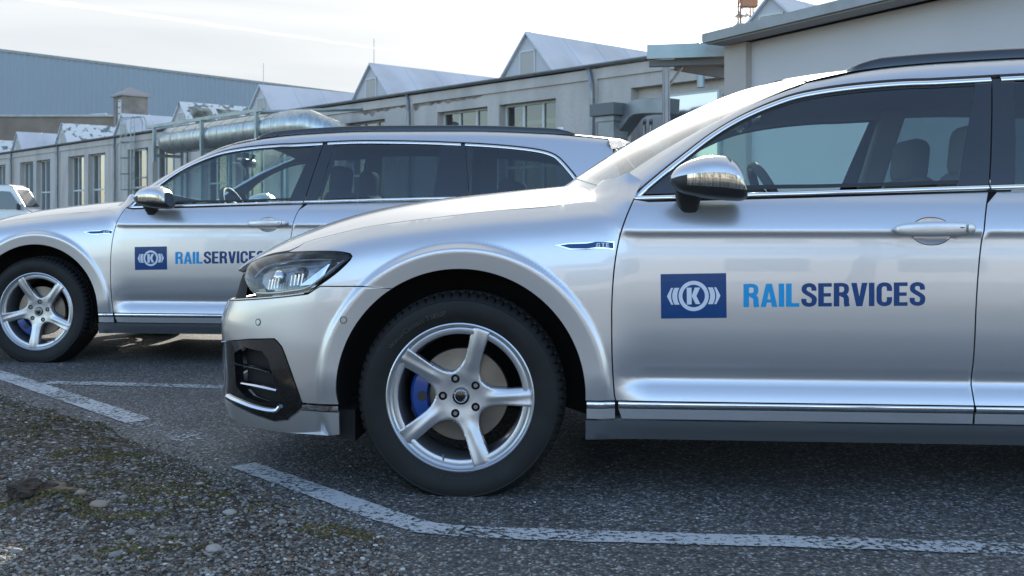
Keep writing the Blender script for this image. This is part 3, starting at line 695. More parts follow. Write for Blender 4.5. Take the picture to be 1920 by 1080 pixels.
for sd in (1, -1):
    S = {'side': sd}
    bp = panel('front_bumper', LB, bump_o, paint, car, step=.024, extra=RNF, **S)
    panel('bumper_lip', LB, lip_o, paint, car, step=.03, stepb=.012, **S)
    panel('chrome_strip', LB, lin([(-.402, .283), (-.402, .264), (-.536, .264), (-.528, .283), (-.402, .283)], .03)[:-1], M['chrome'], bp, gap=.001, step=.04, stepb=.01, off=.004, **S)
    # gloss black intake surround with an inner opening
    inner = [tuple(p) for p in P_['inner']]
    ih = inset_poly(inner, 0)
    it = panel('intake_surround', LB, ins_o, M['blackgloss'], car, holes=[lin(inner+[inner[0]], .02)[:-1]], step=.03, off=.003, gap=.001, flange=.03, **S)
    panel('intake_back', LB, lin(inner+[inner[0]], .03)[:-1], M['dark'], it, gap=-.01, off=-.045, flange=0, step=.05, **S)
    strip('intake_blade', LB, spl([tuple(p) for p in P_['bl1']], .03), .010, .012, M['blackgloss'], it, side=sd, off=-.020)
    strip('intake_blade', LB, spl([tuple(p) for p in P_['bl2']], .03), .014, .014, M['chrome'], it, side=sd, off=-.018)
    strip('chrome_lip', LB, spl([tuple(p) for p in P_['chl']], .02), .014, .009, M['chrome'], it, side=sd, off=.002)
    # parking sensors
    for nm, c in (('parking_sensor', P_['sensor'][0]), ('parking_sensor', P_['sensor'][1])):
        ps, ns = off_obj([c], d=.0006, sd=sd); p, n = ps[0], ns[0]; q = n.to_track_quat('Z', 'Y').to_matrix().to_4x4(); q.translation = p
        mb = MB(); tb = MB(); tb.lathe([(.0, .0012), (.0085, .0012), (.0092, .0004)], 20, 'z'); mb.add([q @ Vector(v) for v in tb.v], tb.f, 0)
        tb = MB(); tb.lathe([(.0095, .0002), (.0110, .0008), (.0118, .0002)], 24, 'z'); mb.add([q @ Vector(v) for v in tb.v], tb.f, 1)
        mb.build(nm, [paint, M['blackplastic']], bp, fix=True, auto=40)
    # headlight: housing, lens, light units
    LP = [tuple(p) for p in P_['lamp']]; lo = spl(LP[0:8], .02)+lin([LP[7], LP[10]], .02)[1:]+lin(LP[10:13], .02)[1:]+spl(LP[12:14]+[LP[0]], .02)[1:-1]
    hl = panel('headlight', LB, lo, M['lampin'], car, gap=.001, off=-.045, flange=0, step=.03, **S)
    # side walls of the housing
    ring0, n0 = off_obj(inset_poly(lo, .001), d=-.004, sd=sd); ring1, _ = off_obj(inset_poly(lo, .004), d=-.046, sd=sd); k = len(ring0)
    mb = MB(); mb.add(ring0+ring1[:k] if len(ring1) == k else ring0+ring0, [(i, (i+1) % k, k+(i+1) % k, k+i) for i in range(k)]); mb.build('lamp_housing', M['lampin'], hl)
    panel('lamp_lens', LB, lo, M['lens'], hl, gap=.002, off=-.0015, flange=0, step=.025, **S)
    def onl(a, b, d): p, n = off_obj([(a, b)], d=d, sd=sd); return p[0]
    # light blade running under the lens and up the rear edge (bright outline), vertical fins, projector
    strip('light_guide', LB, spl([(-.740, .712), (-.66, .702), (-.585, .702), (-.52, .708), (-.470, .738), (-.425, .772), (-.392, .797)], .015), .007, .006, M['reflector'], hl, side=sd, off=-.014)
    strip('light_guide', LB, spl([(-.775, .80), (-.73, .842), (-.66, .848), (-.58, .842), (-.50, .828), (-.42, .808)], .02), .004, .005, M['reflector'], hl, side=sd, off=-.016)
    mb = MB()
    tri_ = [(-.500, .722), (-.405, .795), (-.45, .797), (-.555, .722)]
    p0, _ = off_obj(tri_, d=-.020, sd=sd); p1, _ = off_obj(tri_, d=-.040, sd=sd); mb.hexa(p1+p0); mb.build('side_reflector', M['reflector'], hl, fix=True)
    for cx in (-.672, -.570):
        mb = MB()
        for i in range(4):
            x = cx-.020+i*.0145; a = onl(x, .728, -.020); b = onl(x+.004, .775, -.020)
            d = (b-a); mb.tube([a, a+d*.25, b], [.0032, .0022, .0036], 6)
        mb.build('led_fins', M['reflector'], hl)
        c0 = onl(cx+.004, .795, -.036); n_ = off_obj([(cx, .79)], d=0, sd=sd)[1][0]
        q = n_.to_track_quat('Z', 'Y').to_matrix().to_4x4(); q.translation = c0
        tb = MB(); tb.lathe([(.0, .012), (.010, .0105), (.016, .006), (.018, 0), (.0215, .001), (.022, -.006)], 24, 'z'); mb = MB(); mb.add([q @ Vector(v) for v in tb.v], tb.f); mb.build('projector_lens', M['reflector'] if cx < -.6 else M['blackgloss'], hl, fix=True, auto=40)
    p0, _ = off_obj([(-.755, .735), (-.715, .735), (-.70, .705), (-.74, .70)], d=-.022, sd=sd); p1, _ = off_obj([(-.755, .735), (-.715, .735), (-.70, .705), (-.74, .70)], d=-.036, sd=sd)
    mb = MB(); mb.hexa(p1+p0); p0, _ = off_obj([(-.700, .700), (-.520, .700), (-.520, .712), (-.700, .712)], d=-.022, sd=sd); p1, _ = off_obj([(-.700, .700), (-.520, .700), (-.520, .712), (-.700, .712)], d=-.04, sd=sd); mb.hexa(p1+p0); mb.build('lamp_bezel', M['blackgloss'], hl, fix=True)
    strip('lamp_chrome', LB, spl([(-.95, .682), (-.80, .682), (-.70, .681), (-.60, .681), (-.52, .684)], .03), .007, .004, M['chrome'], bp, side=sd, off=.001)
gr = lin([(-.83, .69), (S_NOSE-.01, .69)], .04)+lin([(S_NOSE-.01, .845), (-1.05, .85), (-.87, .865), (-.845, .80), (-.83, .69)], .04)[:-1]
grille = panel('grille', LB, gr, M['dark'], car, both=True, off=-.02, flange=0, step=.05, stepb=.03)
for sd in (1, -1):
    for q in (.705, .735, .765, .795, .825):
        strip('grille_bar', LB, lin([(-1.27, q), (S_NOSE-.01, q)], .04), .008, .012, M['chrome'] if q == .705 else M['blackgloss'], grille, side=sd, off=-.014)
cen_in = lin([(-1.12, .44), (-1.12, .30), (S_NOSE-.01, .30)], .04)
# ---------------------------------------------------------------- greenhouse
FRTOP = [(float(a), float(b)) for a, b in P_['scr']]
# outer edge of the roof-side strip, front to rear, in (u, b)
edge = FRTOP[1:]+[(1.22, .004), (1.30, .010), (1.5, .012), (2.0, .012), (2.6, .012), (3.1, .012), (3.40, .012), (3.50, .012)]
edge = spl(edge, .04)
def belt_b(u): return b_at(u, belt_h(u))
ow_line = OWl[:-1]+[OWend]
frame_o = [(P_['scr'][1][0], float(P_['scr'][1][1]))]+edge[1:]
frame_o += [(3.53, -.03), (3.53, -.10), (3.57, b_at(3.57, 1.16)), (3.62, b_at(3.62, 1.03))]+[(u, b_at(u, belt_h(u)-.002)) for u in (3.55, 3.47, 3.40)]+list(reversed(ow_line))
base0 = (float(P_['OWf'][0][0]), float(P_['OWf'][0][1]))
wmask = []
for sd in (1, -1):
    S = {'side': sd}
    fr = panel('roof_side_frame', G, frame_o, paint, car, step=.03, gap=.0015, **S)
    panel('pillar_trim', G, frame_o, M['beige'], fr, step=.06, gap=-.012, off=-.03, flange=0, **S)
    # chrome window line (top) and belt line
    for nm, seg in (('window_chrome', [p for p in OWl if p[0] < BU-.003]), ('window_chrome', [p for p in OWl if p[0] > BU+.003 and p[0] < 2.61]), ('window_chrome', [p for p in OWl if p[0] > 2.615])):
        pl = np.array(seg); 
        # move to the middle of the chrome band
        T = np.gradient(pl, axis=0); T /= np.linalg.norm(T, axis=1, keepdims=True); Nn = np.stack([T[:, 1], -T[:, 0]], -1)
        strip('door_seal', G, pl+Nn*.0045, .011, .001, M['blackplastic'], fr, side=sd, off=.001)
        strip(nm, G, pl+Nn*.0185, .017, .0055, M['chrome'], fr, side=sd, off=.001)
    for a, b in ((.555, BU-.078), (BU-.072, 2.60), (2.606, 3.385)):
        us_ = np.arange(a, b+.001, (b-a)/max(2, int((b-a)/.04)))
        strip('belt_chrome', G, [(u, b_at(u, belt_h(u)+.004)) for u in us_], .016, .007, M['chrome'], fr, side=sd, off=.004)
    # panes
    def pane(name, pa, pb, mt, ins, off, parent):
        return panel(name, G, clipwin(pa, pb, ins), mt, parent, step=.06, gap=0, off=off, flange=.004 if mt in (M['blackgloss'],) else 0, **S)
    dF = [o for o in car.children if o.name.startswith('front_door')][0 if sd == 1 else 1]
    dR = [o for o in car.children if o.name.startswith('rear_door')][0 if sd == 1 else 1]
    qP = [o for o in car.children if o.name.startswith('quarter_panel')][0 if sd == 1 else 1]
    pane('door_window', sailL, gF, M['glass'], .030, -.003, dF)
    pane('sail_trim', None, sailL, M['blackgloss'], .016, -.001, dF)
    pane('pillar_cover', gF, shift(gapL, -.0025), M['blackgloss'], .016, 0, dF)
    pane('pillar_cover', shift(gapL, .0025), rF, M['blackgloss'], .016, 0, dR)
    pane('door_window', rF, [tuple(rE[0]), tuple(rE[1])], M['privacy'], .022, -.003, dR)
    pane('pillar_cover', [tuple(rE[0]), tuple(rE[1])], quart_gapL, M['blackgloss'], .016, 0, dR)
    pane('quarter_window', shift(quart_gapL, .005), None, M['privacy'], .020, -.002, qP)
    # rubber frame round the front pane: a thin dark band
    fo = clipwin(sailL, gF, .022); fi = clipwin(sailL, gF, .034)
    panel('window_seal', G, fo, M['blackplastic'], dF, holes=[fi], step=.08, gap=0, off=-.001, flange=0, **S)
    # roof rail
    rl = spl([(1.285, .055), (1.33, .053), (1.45, .050), (1.8, .048), (2.3, .048), (2.8, .048), (3.05, .05), (3.22, .055), (3.30, .058)], .04)
    A2 = np.array(rl); p, n = off_obj(rl, f=G, d=0, sd=sd); mb = MB(); V = []; K = len(p)
    for i, (q, m_) in enumerate(zip(p, n)):
        x = (A2[i, 0]-1.285)/(3.30-1.285); e = (min(1, max(0, x)/.055)**.6)*(min(1, max(0, 1-x)/.055)**.6)
        hgt = .003+.028*e; w = .006+.010*e
        z0 = q.z-.012; V += [(q.x, q.y-w, z0), (q.x, q.y-w*.95, q.z+hgt*.75), (q.x, q.y-w*.5, q.z+hgt), (q.x, q.y+w*.5, q.z+hgt), (q.x, q.y+w*.95, q.z+hgt*.75), (q.x, q.y+w, z0)]
    mb.add(V, [(i*6+j, (i+1)*6+j, (i+1)*6+j+1, i*6+j+1) for i in range(K-1) for j in range(5)]+[(0, 1, 2, 3, 4, 5), tuple((K-1)*6+j for j in (5, 4, 3, 2, 1, 0))]); mb.build('roof_rail', M['blackgloss'], car, fix=True, auto=50)
# roof, windscreen, rear window as full-width skins
def edge_v(u, b): return float(G(u, b)[1])
eb = np.array(edge)
def ve(u): b = np.interp(u, eb[:, 0], eb[:, 1]); return np.array([edge_v(x, y) for x, y in zip(np.atleast_1d(u), np.atleast_1d(b))])
def skin(name, u0f, u1f, mt, parent, off=0.0, nu=30, nv=24, shrink=.002, flip=1):
    V = []; Nn = []
    for i in range(nu+1):
        for j in range(nv+1):
            y = -1+2*j/nv
            # iterate: v edge depends on u
            u = u0f(abs(y))+(u1f(abs(y))-u0f(abs(y)))*i/nu; v = (ve(u)[0]-shrink)*y; P = TOP(u, v); n = surf_n(TOP, np.array([[u, v]]))[0]; n = n*np.sign(n[2]); V.append(P+n*off); Nn.append(n)
    Fc = [(i*(nv+1)+j, i*(nv+1)+j+1, (i+1)*(nv+1)+j+1, (i+1)*(nv+1)+j) for i in range(nu) for j in range(nv)]
    V = np.array(V)*np.array([1, -1, 1]); Nn = np.array(Nn)*np.array([1, -1, 1])
    return mesh_obj(name, V, Fc, mt, parent, smooth=True, normals=Nn)
hdr = lambda y: 1.10+.04*y*y
cowl = lambda y: .345+.125*y**2.2
roof = skin('roof', lambda y: hdr(y)+.004, lambda y: 3.52, paint, car, nu=50)
skin('headliner', lambda y: hdr(y)+.03, lambda y: 3.5, M['beige'], roof, off=-.045, nu=20)
scr = skin('windscreen', cowl, lambda y: hdr(y)-.004, M['screen'], car, off=-.002, nu=24)
# cowl plastic between bonnet and screen
skin('cowl_cover', lambda y: cowl(y)-.07, lambda y: cowl(y)+.02, paint, car, off=-.006, nu=4)
# spoiler + rear window + hatch sides
mb = MB(); V = []
K = 20
for i in range(K+1):
    y = -1+2*i/K; w = .60; x1 = 3.52; z1 = float(Htop(3.52, y*w*.98))
    xe = 3.655-.05*y*y
    V += [(x1-.02, y*w, z1+.001), (x1+.05, y*(w-.005), z1-.006), (xe, y*(w-.02), z1-.026), (xe+.004, y*(w-.02), z1-.034), (xe-.005, y*(w-.02), z1-.045), (x1, y*(w-.01), z1-.06)]
mb.add(V, [(i*6+j, (i+1)*6+j, (i+1)*6+j+1, i*6+j+1) for i in range(K) for j in range(5)]+[(0, 1, 2, 3, 4, 5), tuple(K*6+j for j in (5, 4, 3, 2, 1, 0))]); mb.build('roof_spoiler', paint, car, fix=True, auto=50)
mb = MB(); z1 = float(Htop(3.6, .5))-.04
rw = [(-.60, 3.60, z1), (.60, 3.60, z1), (.70, 3.79, 1.03), (-.70, 3.79, 1.03)]
V = []
for i in range(9):
    for j in range(13):
        t = i/8; y = -1+j/6; V.append((3.54+.25*t+.05*(1-y*y)*1.0, (.60+.10*t)*y, z1+(1.03-z1)*t))
mb.add(V, [(i*13+j, i*13+j+1, (i+1)*13+j+1, (i+1)*13+j) for i in range(8) for j in range(12)]); mb.build('rear_window', M['privacy'], car, smooth=True)
# aerial fin
mb = MB(); z = float(Htop(3.10, 0)); mb.hexa([(3.27, -.02, z-.01), (3.27, .02, z-.01), (3.42, .02, z-.02), (3.42, -.02, z-.02), (3.385, -.003, z+.05), (3.385, .003, z+.05), (3.415, .003, z+.048), (3.415, -.003, z+.048)]); mb.v = [(x-.22, y, zz) for x, y, zz in mb.v]; mb.build('roof_aerial', paint, car, fix=True, bevel=.003)
# ---------------------------------------------------------------- underbody and arches
mb = MB(); mb.box((WB/2, 0, .24), (WB-.80, 1.62, .10)); mb.box((-.50, 0, .25), (.30, 1.30, .05)); mb.box((3.35, 0, .28), (.5, 1.4, .08)); mb.box((0, 0, .45), (.55, .9, .5)); mb.box((WB, 0, .45), (.55, .9, .5))
mb.build('underbody', M['dark'], car)
for c in (0, WB):
    for sd in (1, -1):
        mb = MB(); V = []; n = 40
        for i in range(n+1):
            a = R(-16+212*i/n); r = .425
            for v in (.885, .84, .62, .55): V.append((c+r*math.cos(a)*(1 if v > .56 else .02), -sd*v, .33+r*math.sin(a)*(1 if v > .56 else .02)))
        mb.add(V, [(i*4+j, (i+1)*4+j, (i+1)*4+j+1, i*4+j+1) for i in range(n) for j in range(3)]); mb.build('arch_liner', M['dark'], car, smooth=True)
mb = MB(); mb.hexa([(-.49, -.84, .19), (-.49, -.62, .19), (-.36, -.62, .155), (-.36, -.84, .155), (-.49, -.84, .26), (-.49, -.62, .26), (-.36, -.62, .26), (-.36, -.84, .26)]); mb.build('air_deflector', M['dark'], car)
# ---------------------------------------------------------------- door mirrors
def mirror(sd):
    root = None; U0 = .662; DX = .218; vc = .955
    st = [(0, .010, .022, 1.011), (.06, .030, .036, 1.012), (.16, .045, .054, 1.014), (.32, .057, .072, 1.017), (.5, .066, .084, 1.018), (.7, .069, .088, 1.016), (.86, .066, .088, 1.010), (.96, .058, .082, 1.004), (1.0, .048, .072, 1.000)]
    n = 48; V = []
    X = np.linspace(0, 1, 25); f1 = pch([s[0] for s in st], [s[1] for s in st]); f2 = pch([s[0] for s in st], [s[2] for s in st]); f3 = pch([s[0] for s in st], [s[3] for s in st])
    rows = []
    for x in X:
        rh, rv, zc = float(f1(x)), float(f2(x)), float(f3(x)); row = []
        for j in range(n+1):
            a = 2*math.pi*j/n; ca, sa = math.cos(a), math.sin(a); e = .82
            row.append(((U0+DX*x+.012*math.copysign(abs(sa), sa)*(-1 if x > .8 else 0)), -sd*(vc+rv*math.copysign(abs(ca)**e, ca)), zc-.03*0+rh*math.copysign(abs(sa)**e, sa)))
        rows.append(row)
    # j=0 is the outer side (towards the camera), a>0 up. lower half black, band, cap
    def piece(name, j0, j1, mt, parent, out=0.0, x0=0, x1=24):
        mb = MB(); idx = list(range(j0, j1+1)); V = []
        for i in range(x0, x1+1):
            cx = Vector((rows[i][0][0], -sd*vc, float(f3(X[i]))))
            for j in idx:
                p = Vector(rows[i][j % n]); d = (p-cx); V.append(p+d.normalized()*out)
        k = len(idx); mb.add(V, [(i*k+j, i*k+j+1, (i+1)*k+j+1, (i+1)*k+j) for i in range(x1-x0) for j in range(k-1)])
        return mb
    cap = piece('mirror_cap', 1, 23, None, None).build('door_mirror', paint, car, fix=False, smooth=True)
    low = piece('l', 24, 48+1, None, None); low.add([rows[24][j] for j in range(n)], [tuple(range(n))])
    low.add([rows[0][j] for j in range(n)], [tuple(range(n))]); low.build('mirror_shell', M['blackplastic'], cap, auto=50)
    piece('i', -4 % n, n+1, None, None, out=.0012, x0=4, x1=24)
    mb = MB(); V = []
    for i in range(5, 25):
        cx = Vector((rows[i][0][0], -sd*vc, float(f3(X[i]))))
        for j in (-3, -2, -1, 0, 1):
            q = rows[i][j % n]; p = Vector(q); V.append(p+(p-cx).normalized()*.0015)
    mb.add(V, [(i*5+j, i*5+j+1, (i+1)*5+j+1, (i+1)*5+j) for i in range(19) for j in range(4)]); mb.build('indicator', M['reflector_band'], cap, smooth=True)
    mb = MB(); V = []
    # mirror glass
    V = [(p[0]+.0015, (p[1]+sd*vc)*.93-sd*vc, (p[2]-1.0)*.9+1.0) for p in rows[24][:n]]
    mb.add(V, [tuple(range(n))]); mb.build('mirror_glass', M['chrome'], cap)
    mb = MB(); K = 8; V = []
    pts = [((.690, .785), (.905, .90), 1.005), ((.678, .768), (.87, .93), .975), ((.686, .760), (.84, .90), .945), ((.694, .757), (.80, .885), .920), ((.700, .755), (.80, .88), .905)]
    n2 = 20
    for (xa, xb), (va, vb), z in pts:
        for j in range(n2):
            a = 2*math.pi*j/n2; ca, sa = math.cos(a), math.sin(a); V.append(((xa+xb)/2+(xb-xa)/2*math.copysign(abs(ca)**.5, ca), -sd*((va+vb)/2+(vb-va)/2*math.copysign(abs(sa)**.5, sa)), z))
    mb.add(V, [(i*n2+j, i*n2+(j+1) % n2, (i+1)*n2+(j+1) % n2, (i+1)*n2+j) for i in range(4) for j in range(n2)]+[tuple(range(n2)), tuple(4*n2+j for j in range(n2))]); mb.build('mirror_foot', M['blackplastic'], cap, fix=True, auto=50)
m_ = mat('indicator_lens', (.62, .60, .55), .12, .9, noise=(1, (.34, .33, .30), .40, .60, (150, 1, 25))); M['reflector_band'] = m_
for sd in (1, -1): mirror(sd)
# ---------------------------------------------------------------- cabin
def rbox(name, c, d, mt, parent, bev=.03, rot=0, sub=3):
    bm_ = bmesh.new(); bmesh.ops.create_cube(bm_, size=1)
    for v in bm_.verts: v.co = Vector((v.co.x*d[0], v.co.y*d[1], v.co.z*d[2]))
    bmesh.ops.bevel(bm_, geom=bm_.edges[:], offset=bev, segments=sub, affect='EDGES', profile=.5)
    Mx = Matrix.Translation(c) @ Matrix.Rotation(rot, 4, 'Y')
    bmesh.ops.transform(bm_, matrix=Mx, verts=bm_.verts); me = bpy.data.meshes.new(name); bm_.to_mesh(me); bm_.free(); me.materials.append(mt)
    me.polygons.foreach_set('use_smooth', [True]*len(me.polygons)); o = bpy.data.objects.new(name, me); COL.objects.link(o)
    if parent: o.parent = parent
    return o
for y in (-.37, .37):
    st_ = rbox('front_seat', (1.48, y, .50), (.50, .50, .16), M['fabric'], car, .05)
    rbox('seat_back', (1.72, y, .78), (.13, .48, .58), M['fabric'], st_, .06, R(14))
    rbox('headrest', (1.775, y, 1.130), (.105, .27, .19), M['fabric'], st_, .045, R(6))
    mb = MB(); mb.tube([(1.775, y-.06, .98), (1.777, y-.06, 1.08)], .006); mb.tube([(1.775, y+.06, .98), (1.777, y+.06, 1.08)], .006); mb.build('headrest_post', M['chrome'], st_)
rs_ = rbox('rear_seat', (2.50, 0, .52), (.5, 1.25, .16), M['fabric'], car, .05); rbox('seat_back', (2.78, 0, .80), (.13, 1.25, .50), M['fabric'], rs_, .05, R(18))
for y in (-.42, 0, .42): rbox('headrest', (2.86, y, 1.08), (.09, .24, .12), M['fabric'], rs_, .035, R(8))
dsh = rbox('dashboard', (.86, 0, .80), (.42, 1.38, .30), M['dash'], car, .07); rbox('instrument_hood', (.93, -.37, .955), (.20, .36, .07), M['dash'], dsh, .03, R(-8))
Mx = Matrix.Translation((1.075, -.37, .915)) @ Matrix.Rotation(R(66), 4, 'Y')
V = []; n1, n2 = 40, 10
for i in range(n1):
    a = 2*math.pi*i/n1
    for j in range(n2):
        b = 2*math.pi*j/n2; V.append(Mx @ Vector(((.182+.015*math.cos(b))*math.cos(a), (.182+.015*math.cos(b))*math.sin(a), .017*math.sin(b))))
mb = MB(); mb.add(V, [(i*n2+j, i*n2+(j+1) % n2, ((i+1) % n1)*n2+(j+1) % n2, ((i+1) % n1)*n2+j) for i in range(n1) for j in range(n2)])
for a in (0, R(115), R(-115)): mb.tube([Mx @ Vector((0, 0, .0)), Mx @ Vector((.175*math.cos(a), .175*math.sin(a), 0))], .014, 6)
mb.tube([Mx @ Vector((0, 0, .01)), Mx @ Vector((0, 0, -.25))], .04, 10); sw = mb.build('steering_wheel', M['dash'], car, fix=True, auto=40)
rbox('interior_mirror', (1.02, 0, 1.27), (.04, .22, .06), M['blackplastic'], car, .02)
mb = MB(); mb.tube([(1.06, 0, 1.33), (1.03, 0, 1.28)], .01); mb.build('mirror_stalk', M['blackplastic'], bpy.data.objects['interior_mirror'])
for sd in (1, -1):
    mb = MB()
    for (a, b, z) in ((.62, 1.66, .93), (1.70, 2.60, .96)): mb.box(((a+b)/2, -sd*.75, z-.28), (b-a, .07, .56))
    mb.build('door_card', M['dash'], car, bevel=.02)
    # inner B pillar and belt
    mb = MB()
    def pil(ua, ub, w):
        p = [(ua, G(ua, -.05)), (ub, G(ub, -.40))]; a = p[0][1]; b = p[1][1]
        mb.hexa([(b[0]-w, -sd*(b[1]-.03), b[2]), (b[0]+w, -sd*(b[1]-.03), b[2]), (b[0]+w, -sd*(b[1]-.09), b[2]), (b[0]-w, -sd*(b[1]-.09), b[2]), (a[0]-w, -sd*(a[1]-.03), a[2]), (a[0]+w, -sd*(a[1]-.03), a[2]), (a[0]+w, -sd*(a[1]-.09), a[2]), (a[0]-w, -sd*(a[1]-.09), a[2])])
    pil(1.77, 1.70, .055); pil(2.62, 2.60, .06); mb.build('inner_pillar', M['beige'], car, fix=True, bevel=.015)
mb = MB(); mb.box((3.25, 0, .62), (.85, 1.45, .5)); mb.build('luggage_cover', M['dash'], car)
# ---------------------------------------------------------------- wheels (outer face towards -Y, centre of the hub at the origin)
RR = RIMR
SPA = 73.0
SP = [(.995, -.130), (.90, -.127), (.78, -.123), (.65, -.119), (.55, -.119), (.465, -.126), (.395, -.140), (.345, -.158), (.300, -.190), (.285, -.218)]
SL = [(.265, .235), (.285, .195), (.325, .155), (.394, .120), (.47, .100), (.56, .097), (.649, .099), (.78, .110), (.915, .122), (.995, .128)]
def star():
    o = []
    for k in range(5):
        a = R(SPA+72*k); c, s_ = math.cos(a), math.sin(a)
        for x, y in SP[::-1]: o.append((k, x*c-y*s_, x*s_+y*c))       # clockwise edge, hub to rim
        a0 = math.atan2(*[SP[0][1], SP[0][0]]); a1 = math.atan2(SL[-1][1], SL[-1][0])
        for t in (.25, .5, .75):
            q = a+a0+(a1-a0)*t; o.append((k, 1.002*math.cos(q), 1.002*math.sin(q)))
        for x, y in SL[::-1]: o.append((k, x*c-y*s_, x*s_+y*c))
    return [(p[1], p[2]) for p in o]
def wheel(name_label=None):
    root = empty('wheel', parent=car)
    # tyre
    half = [(.232, -.088), (.238, -.099), (.245, -.1035), (.256, -.1055), (.262, -.1085), (.280, -.112), (.298, -.1105), (.306, -.1075), (.3085, -.1085), (.313, -.104), (.319, -.0965), (.3245, -.088), (.3278, -.078), (.3292, -.066), (.3298, -.054), (.3235, -.052), (.3235, -.048), (.330, -.046), (.3305, -.022), (.324, -.020), (.324, -.015), (.331, -.013)]
    half = [(r if r < .262 else .262+(r-.262)*1.13, y) for r, y in half]
    prof = half+[(r, -y) for r, y in reversed(half)]
    K = len(half)
    def rf(i, j, r):
        ii = i if i < K else 2*K-1-i
        m = (j+(2 if i >= K else 0)) % 5
        if 9 <= ii <= 14 and m == 0: return r-(.012 if ii >= 12 else .008 if ii == 11 else .004 if ii == 10 else .001)
        if 17 <= ii <= 18 and (j+1+ii % 2) % 5 == 0: return r-.006
        if 11 <= ii <= 14 and m in (2, 4): return r-.0012
        return r
    mb = MB(); mb.lathe(prof, 360, rf=rf)
    # flatten the contact patch
    mb.v = [(x, y*(1+.11*max(0, -z-.22)/.09*(abs(x) < .3)), max(z, -WC+.0005)) for x, y, z in mb.v]
    ty = mb.build('tyre', M['rubber'], root, fix=True, auto=32)
    mb = MB()
    for a0, r, s_ in ():
        pass
    # rim barrel
    rp = [(.2325, -.088), (.238, -.094), (.2412, -.0995), (.2405, -.1035), (.2365, -.105), (.2325, -.1015), (.2300, -.094), (.2285, -.0895), (.2235, -.0865), (.2190, -.0875), (.2165, -.0895), (.2080, -.089), (.2045, -.0868), (.2025, -.082), (.2015, -.05), (.196, .0), (.200, .07), (.225, .1), (.236, .104)]
    mb = MB(); mb.lathe(rp, 120); rim = mb.build('rim', M['alloy'], root, fix=True, auto=35)
    # spokes: one face with five windows
    so = spl(star(), .022, True)
    bolts = [(.246*math.cos(R(36+72*k)), .246*math.sin(R(36+72*k))) for k in range(5)]
    holes = [[(bx+.058*math.cos(2*math.pi*i/20), by+.058*math.sin(2*math.pi*i/20)) for i in range(20)] for bx, by in bolts]
    ctr = [(.118*math.cos(2*math.pi*i/32), .118*math.sin(2*math.pi*i/32)) for i in range(32)]
    B = np.array(so)
    def zf(x, y):
        x = np.asarray(x, float); y = np.asarray(y, float); r = np.hypot(x, y); th = np.degrees(np.arctan2(y, x))
        k = np.round((th-SPA)/72); a = np.radians(SPA+72*k); xs = x*np.cos(a)+y*np.sin(a); ys = -x*np.sin(a)+y*np.cos(a)
        base = -.074-.017*sst(r, .30, .95)                      # y of the face, out is negative
        w = sst(xs, .28, .50)
        tilt = .005*(ys/.12)*w*sst(xs, .2, .9)                         # one flank rolls back
        ridge = -.0045*np.exp(-((ys-.005-.10*(xs-.6))/.055)**2)*w*(1-.35*sst(xs, .6, 1))
        d = np.min(np.hypot(x[..., None]-B[:, 0], y[..., None]-B[:, 1]), axis=-1)
        edge = .0025*np.clip(1-d/.022, 0, 1)**2
        dish = .004*sst(.33-r, 0, .2)
        outr = sst(r, .93, .99)*.004
        return base+tilt+ridge+edge+dish+outr
    def fw(a, b): return np.stack([np.asarray(a)*RR, zf(a, b), np.asarray(b)*RR], -1)
    V2, T = tri(inset_poly(so, 0), [inset_poly(h, 0) for h in holes]+[inset_poly(ctr, 0)], .018)
    P = fw(V2[:, 0], V2[:, 1]); Fc = []
    for t in T:
        c = np.cross(P[t[1]]-P[t[0]], P[t[2]]-P[t[0]]); Fc.append(tuple(t) if c[1] < 0 else (t[0], t[2], t[1]))
    V = list(P); cnt = set()
    for t in Fc:
        for i in range(3): cnt.add((t[i], t[(i+1) % 3]))
    bd = [e for e in cnt if (e[1], e[0]) not in cnt]; m2 = {}; 
    for e in bd:
        for k in e:
            if k not in m2:
                rr = math.hypot(*V2[k]); m2[k] = len(V); dep = .030 if .2 < rr else .03
                V.append(P[k]+np.array([-V2[k][0]*.0, dep, 0]))
    for a, b in bd: Fc.append((b, a, m2[a], m2[b]))
    sp = mesh_obj('spokes', V, Fc, M['alloy'], rim); auto_smooth(sp, 42)
    for bx, by in bolts:
        mb = MB(); cx, cz = bx*RR, by*RR
        mb.lathe([(.0142, -.0725), (.0135, -.062), (.0, -.060)], 20, c=(cx, 0, cz), mi=0)
        mb.lathe([(.0080, -.060), (.0080, -.0705), (.0070, -.0725), (.0042, -.0725), (.0036, -.070), (0, -.070)], 6, c=(cx, 0, cz), mi=1)
        mb.build('wheel_bolt', [M['dark'], M['steel']], rim, fix=True)
    mb = MB(); mb.lathe([(0, -.0745), (.024, -.0745), (.0275, -.0725), (.029, -.066)], 36); cap = mb.build('centre_cap', M['blackgloss'], rim, fix=True, auto=30)
    mb = MB(); mb.lathe([(.0190, -.0748), (.0198, -.0752), (.0206, -.0748)], 40); mb.build('cap_ring', M['white'], cap, fix=True)
    # valve
    a = R(-105); mb = MB(); p = Vector((.212*math.cos(a), -.088, .212*math.sin(a))); mb.tube([p, p+Vector((-.2*math.cos(a)*.02, -.012, .02))], .0035, 8); mb.build('valve', M['steel'], rim)
    # brake disc and caliper
    mb = MB(); mb.lathe([(.070, -.044), (.072, -.036), (.080, -.034), (.150, -.034), (.152, -.032), (.152, -.012), (.06, -.012)], 72); mb.lathe([(0, -.046), (.045, -.046), (.068, -.0455), (.070, -.044)], 40, mi=1); dsc = mb.build('brake_disc', [M['disc'], M['steel']], root, fix=True, auto=35)
    mb = MB(); V = []; n = 14
